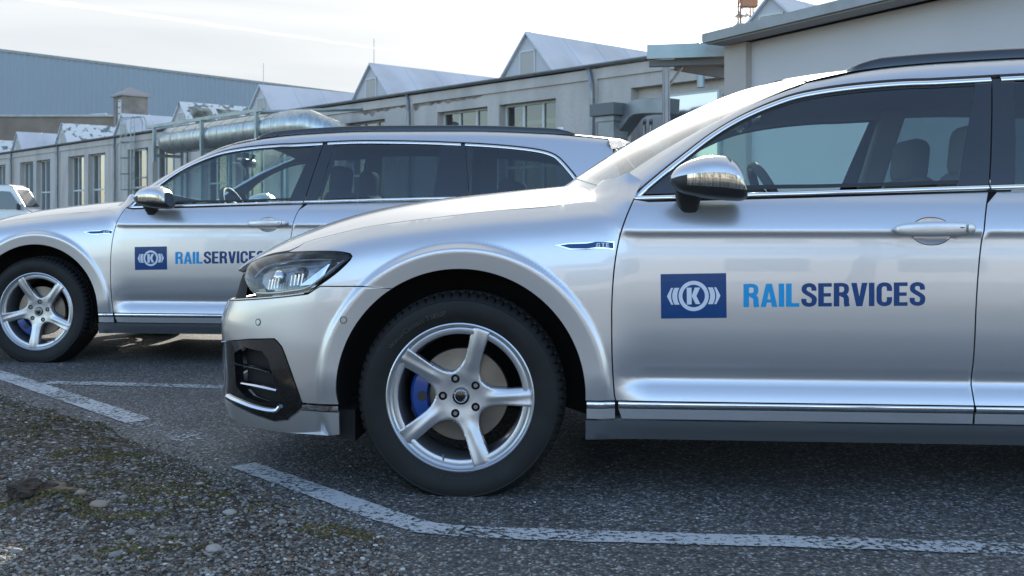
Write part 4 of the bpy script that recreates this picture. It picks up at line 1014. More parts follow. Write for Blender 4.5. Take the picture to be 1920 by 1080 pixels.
    for i in range(n+1):
        t = i/n; ang = R(146+70*t); e = (1-abs(2*t-1)**4)**.5
        r0, r1 = .108+.012*(1-e), .168-.006*(1-e)+.0; yo = -.064*1.0+.014*(1-e)
        for r, y in ((r0, -.040), (r0+.006, yo), (r1-.010, yo), (r1, yo+.010), (r1+.002, .01)): V.append((r*math.cos(ang), y, r*math.sin(ang)))
    mb.add(V, [(i*5+j, (i+1)*5+j, (i+1)*5+j+1, i*5+j+1) for i in range(n) for j in range(4)]+[(0, 1, 2, 3, 4), tuple(n*5+j for j in (4, 3, 2, 1, 0))]); cl = mb.build('brake_caliper', M['caliper'], root, fix=True, auto=40)
    mb = MB(); a = R(181); mb.lathe([(0, -.066), (.016, -.066), (.017, -.06)], 20, c=(.128*math.cos(a), 0, .128*math.sin(a))); mb.build('caliper_badge', M['blackplastic'], cl)
    # dark inner hub blocks the view through
    return root
SIDE_TEXTS = []
def arc_text(txt, rad, a_mid, size, parent, mt, y, name, flip=False, squash=1.0, thick=.0006):
    """letters set round a circle in the wheel plane; y = distance out"""
    cv = bpy.data.curves.new('t', 'FONT'); cv.size = size; o = bpy.data.objects.new('t', cv); COL.objects.link(o)
    widths = []; glyphs = []
    for ch in txt:
        if ch == ' ': widths.append(size*.3); glyphs.append(None); continue
        cv.body = ch; bpy.context.view_layer.update(); me = bpy.data.meshes.new_from_object(o.evaluated_get(bpy.context.evaluated_depsgraph_get()))
        v = np.array([q.co[:] for q in me.vertices]); x0, x1 = v[:, 0].min(), v[:, 0].max(); widths.append((x1-x0)*squash+size*.10)
        glyphs.append((np.c_[(v[:, 0]-(x0+x1)/2)*squash, v[:, 1]], [tuple(p.vertices) for p in me.polygons])); bpy.data.meshes.remove(me)
    bpy.data.objects.remove(o); tot = sum(widths); pos = -tot/2; mb = MB()
    for w, g in zip(widths, glyphs):
        c = pos+w/2; pos += w
        if g is None: continue
        a = R(a_mid)-c/rad if not flip else R(a_mid)+c/rad
        V = []
        for x, yy in g[0]:
            rr = rad+(yy if not flip else -yy); aa = a-x/rad if not flip else a+x/rad
            V.append((rr*math.cos(aa), y, rr*math.sin(aa)))
        mb.add(V, g[1])
    return mb.build(name, mt, parent)
M['emboss'] = mat('tyre_lettering', (.030, .031, .032), .5)
w0 = wheel()
for ch in w0.children:
    if ch.name.startswith('tyre'):
        arc_text('WinterContact TS850P', .268, 122, .022, ch, M['emboss'], -.1135, 'tyre_lettering', squash=.95)
        arc_text('Continental', .266, -90, .026, ch, M['emboss'], -.1125, 'tyre_lettering', flip=True)
    if ch.name.startswith('rim'):
        for c2_ in ch.children:
            if c2_.name.startswith('centre_cap'): arc_text('BORBET', .0010+.0135, 200 if 0 else -20, .0075, c2_, M['white'], -.0757, 'cap_lettering', flip=False)
wheels = [w0]
w0.location = (-.006, -(W0-.1135), WC)
for c, sd in ((WB, 1), (0, -1), (WB, -1)):
    w = copy_tree(w0, car); w.location = (c, -sd*(W0-.1135), WC); w.rotation_euler = (0, R(37 if c else 0), 0 if sd == 1 else math.pi)
    wheels.append(w)
# ---------------------------------------------------------------- lettering on the doors and badges
def ribbon(pts, w, step=.04):
    P = np.array(spl(pts, step)); T = np.gradient(P, axis=0); T /= np.linalg.norm(T, axis=1, keepdims=True); Nn = np.stack([-T[:, 1], T[:, 0]], -1)
    a, b = P+Nn*w/2, P-Nn*w/2; return [[tuple(a[i]), tuple(b[i]), tuple(b[i+1]), tuple(a[i+1])] for i in range(len(P)-1)]
def rect(a, b, c, d): return [(a, b), (c, b), (c, d), (a, d)]
SW, BH = .185, .155
def rr_(x0, y0, x1, y1, r, w, half=None):
    pts = []
    for cx, cy, a0 in ((x1-r, y1-r, 0), (x0+r, y1-r, 90), (x0+r, y0+r, 180), (x1-r, y0+r, 270)):
        for k in range(7): a = R(a0+15*k); pts.append((cx+r*math.cos(a), cy+r*math.sin(a)))
    return pts
GL = {
 'I': (.20, [rect(0, 0, SW, 1)]),
 'L': (.46, [rect(0, 0, SW, 1), rect(SW, 0, .44, BH)]),
 'E': (.47, [rect(0, 0, SW, 1), rect(SW, 0, .45, BH), rect(SW, .425, .42, .575), rect(SW, 1-BH, .45, 1)]),
 'T': (.50, [rect(0, 1-BH, .5, 1), rect(.25-SW/2, 0, .25+SW/2, 1-BH)]),
 'A': (.56, [[(0, 0), (.18, 0), (.325, 1), (.18, 1)], [(.38, 0), (.56, 0), (.38, 1), (.235, 1)], rect(.15, .19, .41, .33)]),
 'V': (.54, [[(0, 1), (.185, 1), (.33, 0), (.17, 0)], [(.355, 1), (.54, 1), (.37, 0), (.21, 0)]]),
 'R': (.53, [rect(0, 0, SW, 1)]+ribbon([(.15, .925), (.28, .925), (.385, .885), (.42, .79), (.42, .68), (.385, .585), (.28, .53), (.15, .53)], .16)+ribbon([(.26, .50), (.375, .44), (.415, .34), (.42, .15), (.445, .0)], .175)),
 'C': (.53, ribbon([(.43, .64), (.43, .76), (.39, .88), (.27, .925), (.15, .88), (.095, .76), (.092, .5), (.095, .24), (.15, .12), (.27, .075), (.39, .12), (.43, .24), (.43, .38)], .172)),
 'S': (.52, ribbon([(.42, .68), (.42, .78), (.38, .88), (.265, .925), (.14, .88), (.098, .78), (.11, .67), (.20, .575), (.33, .475), (.42, .375), (.43, .24), (.39, .125), (.265, .075), (.14, .12), (.09, .22), (.09, .34)], .168)),
 'G': (.56, ribbon([(.44, .68), (.43, .78), (.39, .88), (.27, .925), (.15, .88), (.095, .76), (.092, .5), (.095, .24), (.15, .12), (.27, .075), (.39, .12), (.44, .22), (.44, .44)], .165)+[rect(.28, .40, .52, .53)]),
}
def word(txt, gap=.045):
    x = 0; out = []
    for ch in txt:
        w, ps = GL[ch]; out.append((ch, [[(x+a, b) for a, b in p] for p in ps])); x += w+gap
    return out, x-gap
def decal(name, polys, mapf, mt, parent, sd, off=.0008, mirror_u=None):
    """polys in unit space -> surface parameters by mapf, laid on LB as a thin film"""
    mb = MB(); k = 0
    for p in polys:
        q = lin(list(p)+[p[0]], .25)[:-1]; A = np.array([mapf(*x) for x in q]); P = LB(A[:, 0], A[:, 1]); n = surf_n(LB, A); n = n*np.sign(n[:, 1:2]); P = P+n*(off+(k % 7)*.00006); k += 1
        mb.add([(a[0], -sd*a[1], a[2]) for a in P], [tuple(range(len(P)))])
    o = mb.build(name, mt, parent); return o
def quadmap(c, sd):
    """bilinear: unit square -> 4 parameter corners (tl, tr, br, bl)"""
    tl, tr, br, bl = [np.array(x, float) for x in c]
    def f(x, y):
        if sd == -1: x = 1-x
        return tuple((bl*(1-x)+br*x)*(1-y)+(tl*(1-x)+tr*x)*y)
    return f
doors = [o for o in car.children if o.name.startswith('front_door')]; fends = [o for o in car.children if o.name.startswith('fender')]
lets, tw = word('RAILSERVICES')
for sd, dr, fn in ((1, doors[0], fends[0]), (-1, doors[1], fends[1])):
    qm = quadmap(P_['logo'], sd)
    grid = [[((i)/8, j/6), ((i+1)/8, j/6), ((i+1)/8, (j+1)/6), (i/8, (j+1)/6)] for i in range(8) for j in range(6)]
    mb = MB(); A = np.array([qm(i/8, j/6) for i in range(9) for j in range(7)]); P = LB(A[:, 0], A[:, 1]); n = surf_n(LB, A); n = n*np.sign(n[:, 1:2]); P = P+n*.0005
    mb.add([(a[0], -sd*a[1], a[2]) for a in P], [(i*7+j, (i+1)*7+j, (i+1)*7+j+1, i*7+j+1) for i in range(8) for j in range(6)]); lg = mb.build('logo_film', M['navy'], dr)
    # emblem in pixel-like units: x 0..962 (145..1100), y 0..645
    def e(x, y): return ((x-143)/957, 1-(y-252)/650)
    ring = []
    for i in range(48):
        a, b = 2*math.pi*i/48, 2*math.pi*(i+1)/48
        ring.append([e(622+220*math.cos(a), 577-220*math.sin(a)), e(622+220*math.cos(b), 577-220*math.sin(b)), e(622+164*math.cos(b), 577-164*math.sin(b)), e(622+164*math.cos(a), 577-164*math.sin(a))])
    em = ring+[[e(522, 455), e(592, 455), e(592, 699), e(522, 699)], [e(592, 577), e(640, 455), e(718, 455), e(662, 577)], [e(592, 577), e(662, 577), e(718, 695), e(650, 695)]]
    for s in (-1, 1):
        def X_(dx): return 622+s*dx
        # inner band follows the ring
        N_ = 6
        for i in range(N_):
            y0, y1 = 455+(699-455)*i/N_, 455+(699-455)*(i+1)/N_
            def rx(y, r): return math.sqrt(max(r*r-(y-577)**2, 0))
            em.append([e(X_(rx(y0, 240)), y0), e(X_(rx(y0, 240)+(72 if s > 0 else 72)), y0), e(X_(rx(y1, 240)+72), y1), e(X_(rx(y1, 240)), y1)])
            tipw = lambda y: 390-abs(y-577)*.50
            em.append([e(X_(rx(y0, 240)+90), y0), e(X_(max(tipw(y0), rx(y0, 240)+92)), y0), e(X_(max(tipw(y1), rx(y1, 240)+92)), y1), e(X_(rx(y1, 240)+90), y1)])
    decal('logo_emblem', em, (lambda x, y: qm(x, y)) if sd == 1 else (lambda x, y: qm(x, y)), M['white'], lg, sd, off=.0013)
    tm = quadmap(P_['text'], sd)
    k = 0
    for i, (ch, ps) in enumerate(lets):
        decal('letter', [[(a/tw, b) for a, b in p] for p in ps], tm, M['cyan'] if i < 4 else M['navy'], dr, sd, off=.0008)
    # wing badge
    def bp_(pts): return [(a, b) for a, b in pts]
    bpx = P_['badgeo']; bpi = P_['badgei']
    for nm, pl, mt_, of in (('wing_badge', bpx, M['chrome'], .003), ('badge_inlay', bpi, M['navy'], .0042)):
        A = np.array(lin(pl+[pl[0]], .03)[:-1]); P = LB(A[:, 0], A[:, 1]); n = surf_n(LB, A); n = n*np.sign(n[:, 1:2]); P = P+n*of; P0 = P-n*(of+.001)
        mb = MB(); kk = len(A); mb.add([(a[0], -sd*a[1], a[2]) for a in np.vstack([P, P0])], [tuple(range(kk))]+[(i, (i+1) % kk, kk+(i+1) % kk, kk+i) for i in range(kk)]); ob = mb.build(nm, mt_, fn if nm == 'wing_badge' else bd_)
        if nm == 'wing_badge': bd_ = ob
    gl, gw = word('GTE', .12); bq = quadmap(P_['badget'], sd)
    decal('badge_letters', [[(a/gw, b) for a, b in p] for _, ps in gl for p in ps], bq, M['white'], bd_, sd, off=.0048)
# ---------------------------------------------------------------- the site
def gnd(px, py): Y = CAMH*F/(py-HY); return Vector(((px-960)/F*Y, Y, 0))
def colmix(name, cols, rough=.9, scale=90, big=None, bumpd=.004, speck=None):
    """stony surface: voronoi cells coloured one by one"""
    m = bpy.data.materials.new(name); m.use_nodes = True; t = m.node_tree; b = t.nodes['Principled BSDF']; L = t.links.new
    tc = t.nodes.new('ShaderNodeTexCoord'); v = t.nodes.new('ShaderNodeTexVoronoi'); v.inputs['Scale'].default_value = scale; v.inputs['Randomness'].default_value = 1; L(tc.outputs['Object'], v.inputs['Vector'])
    s = t.nodes.new('ShaderNodeSeparateColor'); L(v.outputs['Color'], s.inputs[0]); r = t.nodes.new('ShaderNodeValToRGB'); L(s.outputs[0], r.inputs[0]); r.color_ramp.interpolation = 'LINEAR'
    e = r.color_ramp.elements; e[0].position = cols[0][0]; e[0].color = (*cols[0][1], 1); e[1].position = cols[-1][0]; e[1].color = (*cols[-1][1], 1)
    for p, c in cols[1:-1]: q = e.new(p); q.color = (*c, 1)
    out = r.outputs[0]
    rm = t.nodes.new('ShaderNodeMapRange'); rm.inputs['From Min'].default_value = .15; rm.inputs['From Max'].default_value = .55; rm.inputs['To Min'].default_value = 1; rm.inputs['To Max'].default_value = .45; L(v.outputs['Distance'], rm.inputs[0])
    n = t.nodes.new('ShaderNodeTexNoise'); n.inputs['Scale'].default_value = .9; n.inputs['Detail'].default_value = 8; n.inputs['Roughness'].default_value = .65; L(tc.outputs['Object'], n.inputs['Vector'])
    r2 = t.nodes.new('ShaderNodeMapRange'); r2.inputs['From Min'].default_value = .3; r2.inputs['From Max'].default_value = .7; r2.inputs['To Min'].default_value = .62; r2.inputs['To Max'].default_value = 1.30; L(n.outputs['Fac'], r2.inputs[0])
    mm = t.nodes.new('ShaderNodeMath'); mm.operation = 'MULTIPLY'; L(rm.outputs[0], mm.inputs[0]); L(r2.outputs[0], mm.inputs[1])
    vm = t.nodes.new('ShaderNodeVectorMath'); vm.operation = 'SCALE'; L(out, vm.inputs[0]); L(mm.outputs[0], vm.inputs['Scale']); out = vm.outputs[0]
    bp = t.nodes.new('ShaderNodeBump'); bp.inputs['Strength'].default_value = .8; bp.inputs['Distance'].default_value = bumpd; bp.invert = True; L(v.outputs['Distance'], bp.inputs['Height']); L(bp.outputs[0], b.inputs['Normal'])
    b.inputs['Roughness'].default_value = rough; L(out, b.inputs['Base Color']); b.inputs['Specular IOR Level'].default_value = .3
    return m, vm, tc
asph, vmA, tcA = colmix('asphalt', [(0, (.075, .074, .070)), (.5, (.172, .170, .163)), (.78, (.25, .248, .24)), (.90, (.38, .378, .37)), (1, (.60, .60, .60))], .62, 105, bumpd=.003)
ground = MB(); ground.add([(-700, -300, 0), (700, -300, 0), (700, 900, 0), (-700, 900, 0)], [(0, 1, 2, 3)]); ground = ground.build('ground', asph); tag(ground, kind='structure')
# painted bay lines
pm = bpy.data.materials.new('line_paint'); pm.use_nodes = True; t = pm.node_tree; b = t.nodes['Principled BSDF']; b.inputs['Base Color'].default_value = (.46, .48, .49, 1); b.inputs['Roughness'].default_value = .8
tc = t.nodes.new('ShaderNodeTexCoord'); n1 = t.nodes.new('ShaderNodeTexNoise'); n1.inputs['Scale'].default_value = 55; n1.inputs['Detail'].default_value = 6; n1.inputs['Roughness'].default_value = .75; t.links.new(tc.outputs['Object'], n1.inputs['Vector'])
n2 = t.nodes.new('ShaderNodeTexNoise'); n2.inputs['Scale'].default_value = 3.0; t.links.new(tc.outputs['Object'], n2.inputs['Vector'])
ad = t.nodes.new('ShaderNodeMath'); ad.operation = 'MULTIPLY_ADD'; ad.inputs[1].default_value = .35; t.links.new(n2.outputs['Fac'], ad.inputs[0]); t.links.new(n1.outputs['Fac'], ad.inputs[2])
r = t.nodes.new('ShaderNodeMapRange'); r.inputs['From Min'].default_value = .608; r.inputs['From Max'].default_value = .672; t.links.new(ad.outputs[0], r.inputs[0]); t.links.new(r.outputs[0], b.inputs['Alpha'])
pw_ = pm.copy(); pw_.name = 'line_paint_worn'
for nn_ in pw_.node_tree.nodes:
    if nn_.type == 'MAP_RANGE': nn_.inputs['From Min'].default_value = .70; nn_.inputs['From Max'].default_value = .76
def road_line(pts, w, name='bay_marking', worn=False):
    mb = MB(); P = [Vector(p) for p in pts]; V = []
    rnd = random.Random(3)
    Q = []
    for a, c in zip(P[:-1], P[1:]):
        k = max(1, int((c-a).length/.05)); Q += [a.lerp(c, i/k) for i in range(k)]
    Q.append(P[-1])
    for i, q in enumerate(Q):
        d = (Q[min(i+1, len(Q)-1)]-Q[max(i-1, 0)]).normalized(); nn = Vector((-d.y, d.x, 0)); ja = rnd.uniform(-.004, .004); jb = rnd.uniform(-.004, .004)
        V += [q+nn*(w/2+ja)+Vector((0, 0, .004)), q-nn*(w/2+jb)+Vector((0, 0, .004))]
    mb.add(V, [(2*i+1, 2*i+3, 2*i+2, 2*i) for i in range(len(Q)-1)]); return tag(mb.build(name, pw_ if worn else pm), kind='structure')
road_line([gnd(-260, 640), gnd(0, 703), gnd(262, 791)], .125); road_line([gnd(262, 791), gnd(405, 843)], .11, worn=True)
road_line([gnd(455, 873), gnd(600, 925), gnd(740, 975), gnd(800, 992), gnd(880, 999), gnd(1100, 1007), gnd(1500, 1018), gnd(1930, 1031), gnd(2600, 1050)], .10)
road_line([gnd(85, 718), gnd(300, 723), gnd(430, 727), gnd(900, 737), gnd(1500, 748)], .10)
bounce_sheet = MB(); bounce_sheet.add([(-80, -70, .004), (80, -70, .004), (80, -1.6, .004), (-80, -1.6, .004)], [(0, 1, 2, 3)]); tag(bounce_sheet.build('bounce_sheet', mat('bounce_pale', (.27, .25, .215), .95, noise=(2, (.22, .20, .175), .35, .65), bump=(60, .6, .01))), kind='structure')  # pale sheet added out of view to brighten the reflections in the car paint
# ---- gravel verge: soil sheet + pebbles + moss
lineP = [gnd(-260, 655), gnd(0, 722), gnd(250, 805), gnd(405, 856), gnd(455, 884), gnd(600, 940), gnd(760, 1000), gnd(860, 1100), gnd(900, 1300)]
soil, vmS, tcS = colmix('gravel_soil', [(0, (.040, .031, .023)), (.4, (.085, .070, .055)), (.7, (.155, .135, .11)), (.9, (.22, .22, .215)), (1, (.42, .42, .42))], .95, 62, bumpd=.008)
def side_of(x, y):   # >0 on the verge side; metres
    best = 9; 
    for a, c in zip(lineP[:-1], lineP[1:]):
        d = c-a; L = d.length; d = d/L; w = Vector((x, y, 0))-a; tt = min(max(w.dot(d), 0), L); q = w-d*tt; s = (d.x*w.y-d.y*w.x)
        if q.length < abs(best): best = math.copysign(q.length, -s)
    return best
from mathutils import noise as mnoise
def hgt(x, y):
    s = side_of(x, y)+.05*mnoise.noise(Vector((x*3, y*3, 0)))
    e = min(1, max(0, (s-.02)/.25)); e = e*e*(3-2*e)
    h = .012*mnoise.noise(Vector((x*2.2, y*2.2, 3)))+.010*mnoise.noise(Vector((x*7, y*7, 1)))+.005*mnoise.noise(Vector((x*22, y*22, 5)))
    for cx, cy, r, a in mounds: 
        d2 = ((x-cx)**2+(y-cy)**2)/(r*r)
        if d2 < 6: h += a*math.exp(-d2)*(1+.6*mnoise.noise(Vector((x*25, y*25, 7))))
    return e*(.014+h)-.004*(1-e)
md = [gnd(70, 950), gnd(110, 960), gnd(120, 818), gnd(60, 800), gnd(300, 1000), gnd(520, 960)]
mounds = [(md[0].x, md[0].y, .09, .030), (md[1].x, md[1].y, .07, .028), (md[2].x, md[2].y, .20, .030), (md[3].x, md[3].y, .16, .022), (md[4].x, md[4].y, .2, -.012), (md[5].x, md[5].y, .2, -.008)]
gx = np.arange(-5.2, .35, .025); gy = np.arange(1.75, 7.2, .03); V = []; idx = {}
for i, x in enumerate(gx):
    for j, y in enumerate(gy):
        if side_of(x, y) > -.12 and x > -y*.62-.4: idx[(i, j)] = len(V); V.append((x, y, hgt(x, y)))
Fc = [(idx[(i, j)], idx[(i+1, j)], idx[(i+1, j+1)], idx[(i, j+1)]) for (i, j) in idx if (i+1, j) in idx and (i, j+1) in idx and (i+1, j+1) in idx]
verge = mesh_obj('verge', V, Fc, soil, smooth=True); tag(verge, kind='structure')
def peb_mesh(name, n, fn, cols, smin, smax, flat=.6, label=None, pw=2.2):
    """n loose stones in one mesh, each an uneven little polyhedron"""
    ico = bmesh.new(); bmesh.ops.create_icosphere(ico, subdivisions=1, radius=1); bv = np.array([v.co[:] for v in ico.verts]); bf = np.array([[v.index for v in f.verts] for f in ico.faces]); ico.free()
    pos = fn(n); n = len(pos); r = rng.random(n)**pw*(smax-smin)+smin
    th = rng.random(n)*6.283; sx = 1+.35*rng.random(n); sz = flat*(.7+.5*rng.random(n))
    vv = bv[None]*(1+.22*(rng.random((n, len(bv), 1))-.5)); vv = vv*np.stack([sx, np.ones(n), sz], -1)[:, None]*r[:, None, None]
    c, s = np.cos(th)[:, None], np.sin(th)[:, None]; x = vv[..., 0]*c-vv[..., 1]*s; y = vv[..., 0]*s+vv[..., 1]*c; tl = (rng.random((n, 1))-.5)*.6
    z = vv[..., 2]+x*tl; W_ = np.stack([x+pos[:, 0:1], y+pos[:, 1:2], z+pos[:, 2:3]+r[:, None]*.18], -1).reshape(-1, 3)
    FF = (bf[None]+(np.arange(n)*len(bv))[:, None, None]).reshape(-1, 3)
    me = bpy.data.meshes.new(name); me.vertices.add(len(W_)); me.vertices.foreach_set('co', W_.ravel()); me.loops.add(FF.size); me.loops.foreach_set('vertex_index', FF.ravel().astype(np.int32))
    me.polygons.add(len(FF)); me.polygons.foreach_set('loop_start', np.arange(0, FF.size, 3, dtype=np.int32)); me.polygons.foreach_set('loop_total', np.full(len(FF), 3, dtype=np.int32))
    mi = rng.choice(len(cols), n, p=[c_[1] for c_ in cols]); me.polygons.foreach_set('material_index', np.repeat(mi, len(bf)).astype(np.int32))
    for c_, _ in cols: me.materials.append(c_)
    me.update(); me.validate(); me.polygons.foreach_set('use_smooth', [True]*len(me.polygons))
    o = bpy.data.objects.new(name, me); COL.objects.link(o); return tag(o, label, None, kind='stuff')
def scatter(fn_den):
    def f(n):
        out = []
        while len(out) < n:
            # uniform in the picture's ground area so near stones are as dense on screen as far ones
            Y_ = 1.0/(rng.random()*(1/1.78-1/6.9)+1/6.9)**1.0; k = rng.random()*1.05-.60; x = k*Y_
            s = side_of(x, Y_)
            if rng.random() < fn_den(s, x, Y_): out.append((x, Y_, max(hgt(x, Y_), 0) if s > -.1 else 0))
        return np.array(out)
    return f
st = [(mat('stone_grey', (.215, .208, .195), .85), .30), (mat('stone_dark', (.095, .088, .078), .85), .36), (mat('stone_light', (.30, .29, .27), .85), .12), (mat('stone_white', (.50, .50, .49), .7), .03), (mat('stone_tan', (.26, .22, .175), .85), .10), (mat('stone_rust', (.17, .115, .08), .85), .09)]
peb_mesh('gravel', 42000, scatter(lambda s, x, y: (.9 if s > .1 else max(0, .25+6*s) if s > -.04 else .02 if s > -.5 and y < 4 else .004)*(0.55+.9*max(0, mnoise.noise(Vector((x*3, y*3, 9)))+.3))*(.22 if any((x-m[0])**2+(y-m[1])**2 < (m[2]*1.5)**2 and mnoise.noise(Vector((x*6, y*6, 4))) > -.15 for m in mounds[:4]) else 1)), st, .0018, .0078, label='loose grey gravel strewn over the verge in front of the cars', pw=3.0)
big = [(gnd(432, 968), .017), (gnd(232, 940), .012), (gnd(530, 985), .013), (gnd(375, 915), .010), (gnd(402, 1045), .020), (gnd(185, 958), .022), (gnd(150, 948), .016), (gnd(30, 1045), .013), (gnd(215, 1048), .014), (gnd(245, 1000), .015)]
stones = []
for i, (p, r_) in enumerate(big):
    bm_ = bmesh.new(); bmesh.ops.create_icosphere(bm_, subdivisions=3, radius=1)
    for v in bm_.verts:
        q = v.co.copy(); v.co = q*(1+.25*mnoise.noise(q*1.3+Vector((i*7, 0, 0)))+.06*mnoise.noise(q*5)); v.co = Vector((v.co.x*r_*1.35, v.co.y*r_, v.co.z*r_*.6))
    me = bpy.data.meshes.new('stone'); bm_.to_mesh(me); bm_.free(); me.materials.append((st[2][0] if i in (0, 3, 4) else st[0][0]) if i not in (5, 6) else st[4][0]); me.polygons.foreach_set('use_smooth', [True]*len(me.polygons))
    o = bpy.data.objects.new('stone', me); COL.objects.link(o); o.location = (p.x, p.y, hgt(p.x, p.y)+r_*.25); o.rotation_euler = (0, 0, i*1.3); stones.append(o)
slab = ['small pale stone on the gravel nearest the painted line', 'flat pale pebble on the gravel right of the brown clod', 'pale stone lying lowest of the two in the middle of the gravel', 'pale stone nearest the middle of the bottom edge', 'large flat pale stone near the bottom of the gravel', 'brown stone beside the dark clod of earth', 'small brown stone behind the dark clod of earth', 'pale stone in the bottom left corner of the gravel', 'flat pale stone at the bottom left of the gravel', 'pale stone between the clod of earth and the flat slab stone']
for o, l in zip(stones, slab): tag(o, l, 'stone', 'bigger stones lying in the gravel')
# moss and dead weeds: many tiny blades in patches
moss_m = [(mat('moss_green', (.062, .070, .020), .95), .32), (mat('moss_brown', (.060, .042, .022), .95), .48), (mat('moss_yellow', (.16, .125, .035), .95), .20)]
patches = [(gnd(60, 800), .30, .5), (gnd(150, 815), .28, .4), (gnd(190, 860), .12, .3), (gnd(60, 960), .10, .3), (gnd(250, 905), .22, .3), (gnd(230, 965), .10, .3), (gnd(330, 935), .14, .3), (gnd(520, 935), .22, .3), (gnd(270, 1030), .12, .3), (gnd(30, 760), .3, .4), (gnd(650, 1000), .10, .2)]
def moss_pos(n):
    out = []
    while len(out) < n:
        p, r_, _ = patches[int(rng.random()*len(patches))]; a = rng.random()*6.283; q = r_*rng.random()**.6; x = p.x+q*math.cos(a)*1.5; y = p.y+q*math.sin(a)
        if side_of(x, y) > .03 and mnoise.noise(Vector((x*9, y*9, 2))) > -.02: out.append((x, y, hgt(x, y)))
    return np.array(out)
peb_mesh('moss', 11000, moss_pos, moss_m, .0015, .006, flat=.9, label='green and brown moss growing in the gravel verge', pw=2)
dirt = mat('dark_earth', (.020, .015, .011), .95, noise=(40, (.06, .042, .028), .4, .7), bump=(60, .8, .01))
for i, (px_, py_, r_, lb_) in enumerate([(62, 948, .055, 'dark brown clod of earth on the gravel at the left'), (110, 945, .05, 'pale brown clod of earth beside the dark clod')]):
    bm_ = bmesh.new(); bmesh.ops.create_icosphere(bm_, subdivisions=4, radius=1)
    for v in bm_.verts:
        q = v.co.copy(); v.co = q*(1+.5*mnoise.noise(q*1.5+Vector((i*9, 3, 0)))+.22*mnoise.noise(q*5)); v.co = Vector((v.co.x*r_*1.2, v.co.y*r_, v.co.z*r_*.5))
    me = bpy.data.meshes.new('earth_clod'); bm_.to_mesh(me); bm_.free(); me.materials.append(dirt if i == 0 else mat('pale_earth', (.16, .12, .085), .95, bump=(60, .8, .01))); o = bpy.data.objects.new('earth_clod', me); COL.objects.link(o); p = gnd(px_, py_); o.location = (p.x, p.y, hgt(p.x, p.y)+.004); tag(o, lb_, 'clod')
# ---------------------------------------------------------------- factory hall behind
VA = math.atan(1775/F); DV = Vector((-math.sin(VA), math.cos(VA), 0)); NV = Vector((math.cos(VA), math.sin(VA), 0))
Y0 = (5.2-CAMH)*F/(HY-107); A0 = Vector(((1213-960)/F*Y0, Y0, 0))
def fp(q, off=0, z=0): return A0+DV*q+NV*off+Vector((0, 0, z))
def q_at(px, off=0):
    k = (px-960)/F; b_ = A0+NV*off; return (b_.x-k*b_.y)/(k*DV.y-DV.x)
def z_at(py, q, off=0): return CAMH+(HY-py)/F*fp(q, off).y
MX = Matrix.Translation(A0) @ Matrix(((DV.x, NV.x, 0, 0), (DV.y, NV.y, 0, 0), (0, 0, 1, 0), (0, 0, 0, 1)))     # local (q, off, z) -> world
plaster = mat('plaster', (.50, .46, .425), .9, noise=(1.3, (.36, .335, .31), .42, .78, (1, 1, .35)), bump=(9, .6, .03))
plaster2 = mat('plaster_pale', (.44, .41, .38), .9, bump=(12, .4, .02))
brickm = mat('bare_brick', (.19, .150, .125), .95, noise=(3, (.29, .25, .215), .4, .6), bump=(30, .8, .02))
white_metal = mat('roof_white_metal', (.55, .57, .62), .42, .2, noise=(.7, (.44, .46, .50), .4, .7), rnoise=(2, .35, .6))
old_metal = mat('roof_stained_metal', (.62, .63, .64), .45, .1, noise=(2.8, (.12, .16, .17), .53, .60))
zinc = mat('zinc', (.26, .28, .30), .42, .7, noise=(2, (.20, .22, .23), .4, .7))
gal = mat('galvanised', (.34, .39, .40), .42, .55, noise=(1.5, (.25, .31, .32), .35, .65))
frame_m = mat('window_frame', (.55, .57, .56), .6); winglass = glass_mat('window_glass', (.45, .52, .50), 2.4)
gable_w = mat('gable_board', (.50, .50, .52), .7)
inside_m = mat('room_shade', (.28, .29, .28), .9)
hall = empty('factory_hall', (A0.x, A0.y, 0), label='long low factory hall with pale plaster walls and a row of gabled skylights', cat='factory')
IM = Matrix.Translation(-A0)
def W2(M_): return IM @ MX       # hall parts are children of an Empty at A0
HM = IM @ MX
def hb(mb, q0, q1, o0, o1, z0, z1, mi=0, MM=None): return mb.box(((q0+q1)/2, (o0+o1)/2, (z0+z1)/2), (abs(q1-q0), abs(o1-o0), abs(z1-z0)), HM if MM is None else MM, mi)
qa = q_at(1105); LB_ = (q_at(216)-qa)/4
ZT = z_at(184, q_at(1041)); ZS = .95; NB = 8
wallm = MB(); spans = []
Q0 = -9.0; 
bays = [qa+k*LB_ for k in range(0, NB)]
for k, q0 in enumerate(bays):
    w = [(q0+1.35, q0+3.85), (q0+4.40, q0+6.95)]; edges_ = [q0+.002 if k == 0 else q0+.001, w[0][0], w[0][1], w[1][0], w[1][1], q0+LB_]
    for a, b_ in ((edges_[0], edges_[1]), (edges_[2], edges_[3]), (edges_[4], edges_[5])): hb(wallm, a, b_, 0, .45, ZS, ZT)
    spans += w
hb(wallm, qa, qa+NB*LB_, 0, .45, 0, ZS); hb(wallm, qa, qa+NB*LB_, 0, .45, ZT, 4.78)
hb(wallm, qa, qa+NB*LB_, -.06, .45, 4.78, 4.86); hb(wallm, qa, qa+NB*LB_, -.02, .45, 4.86, 5.08)
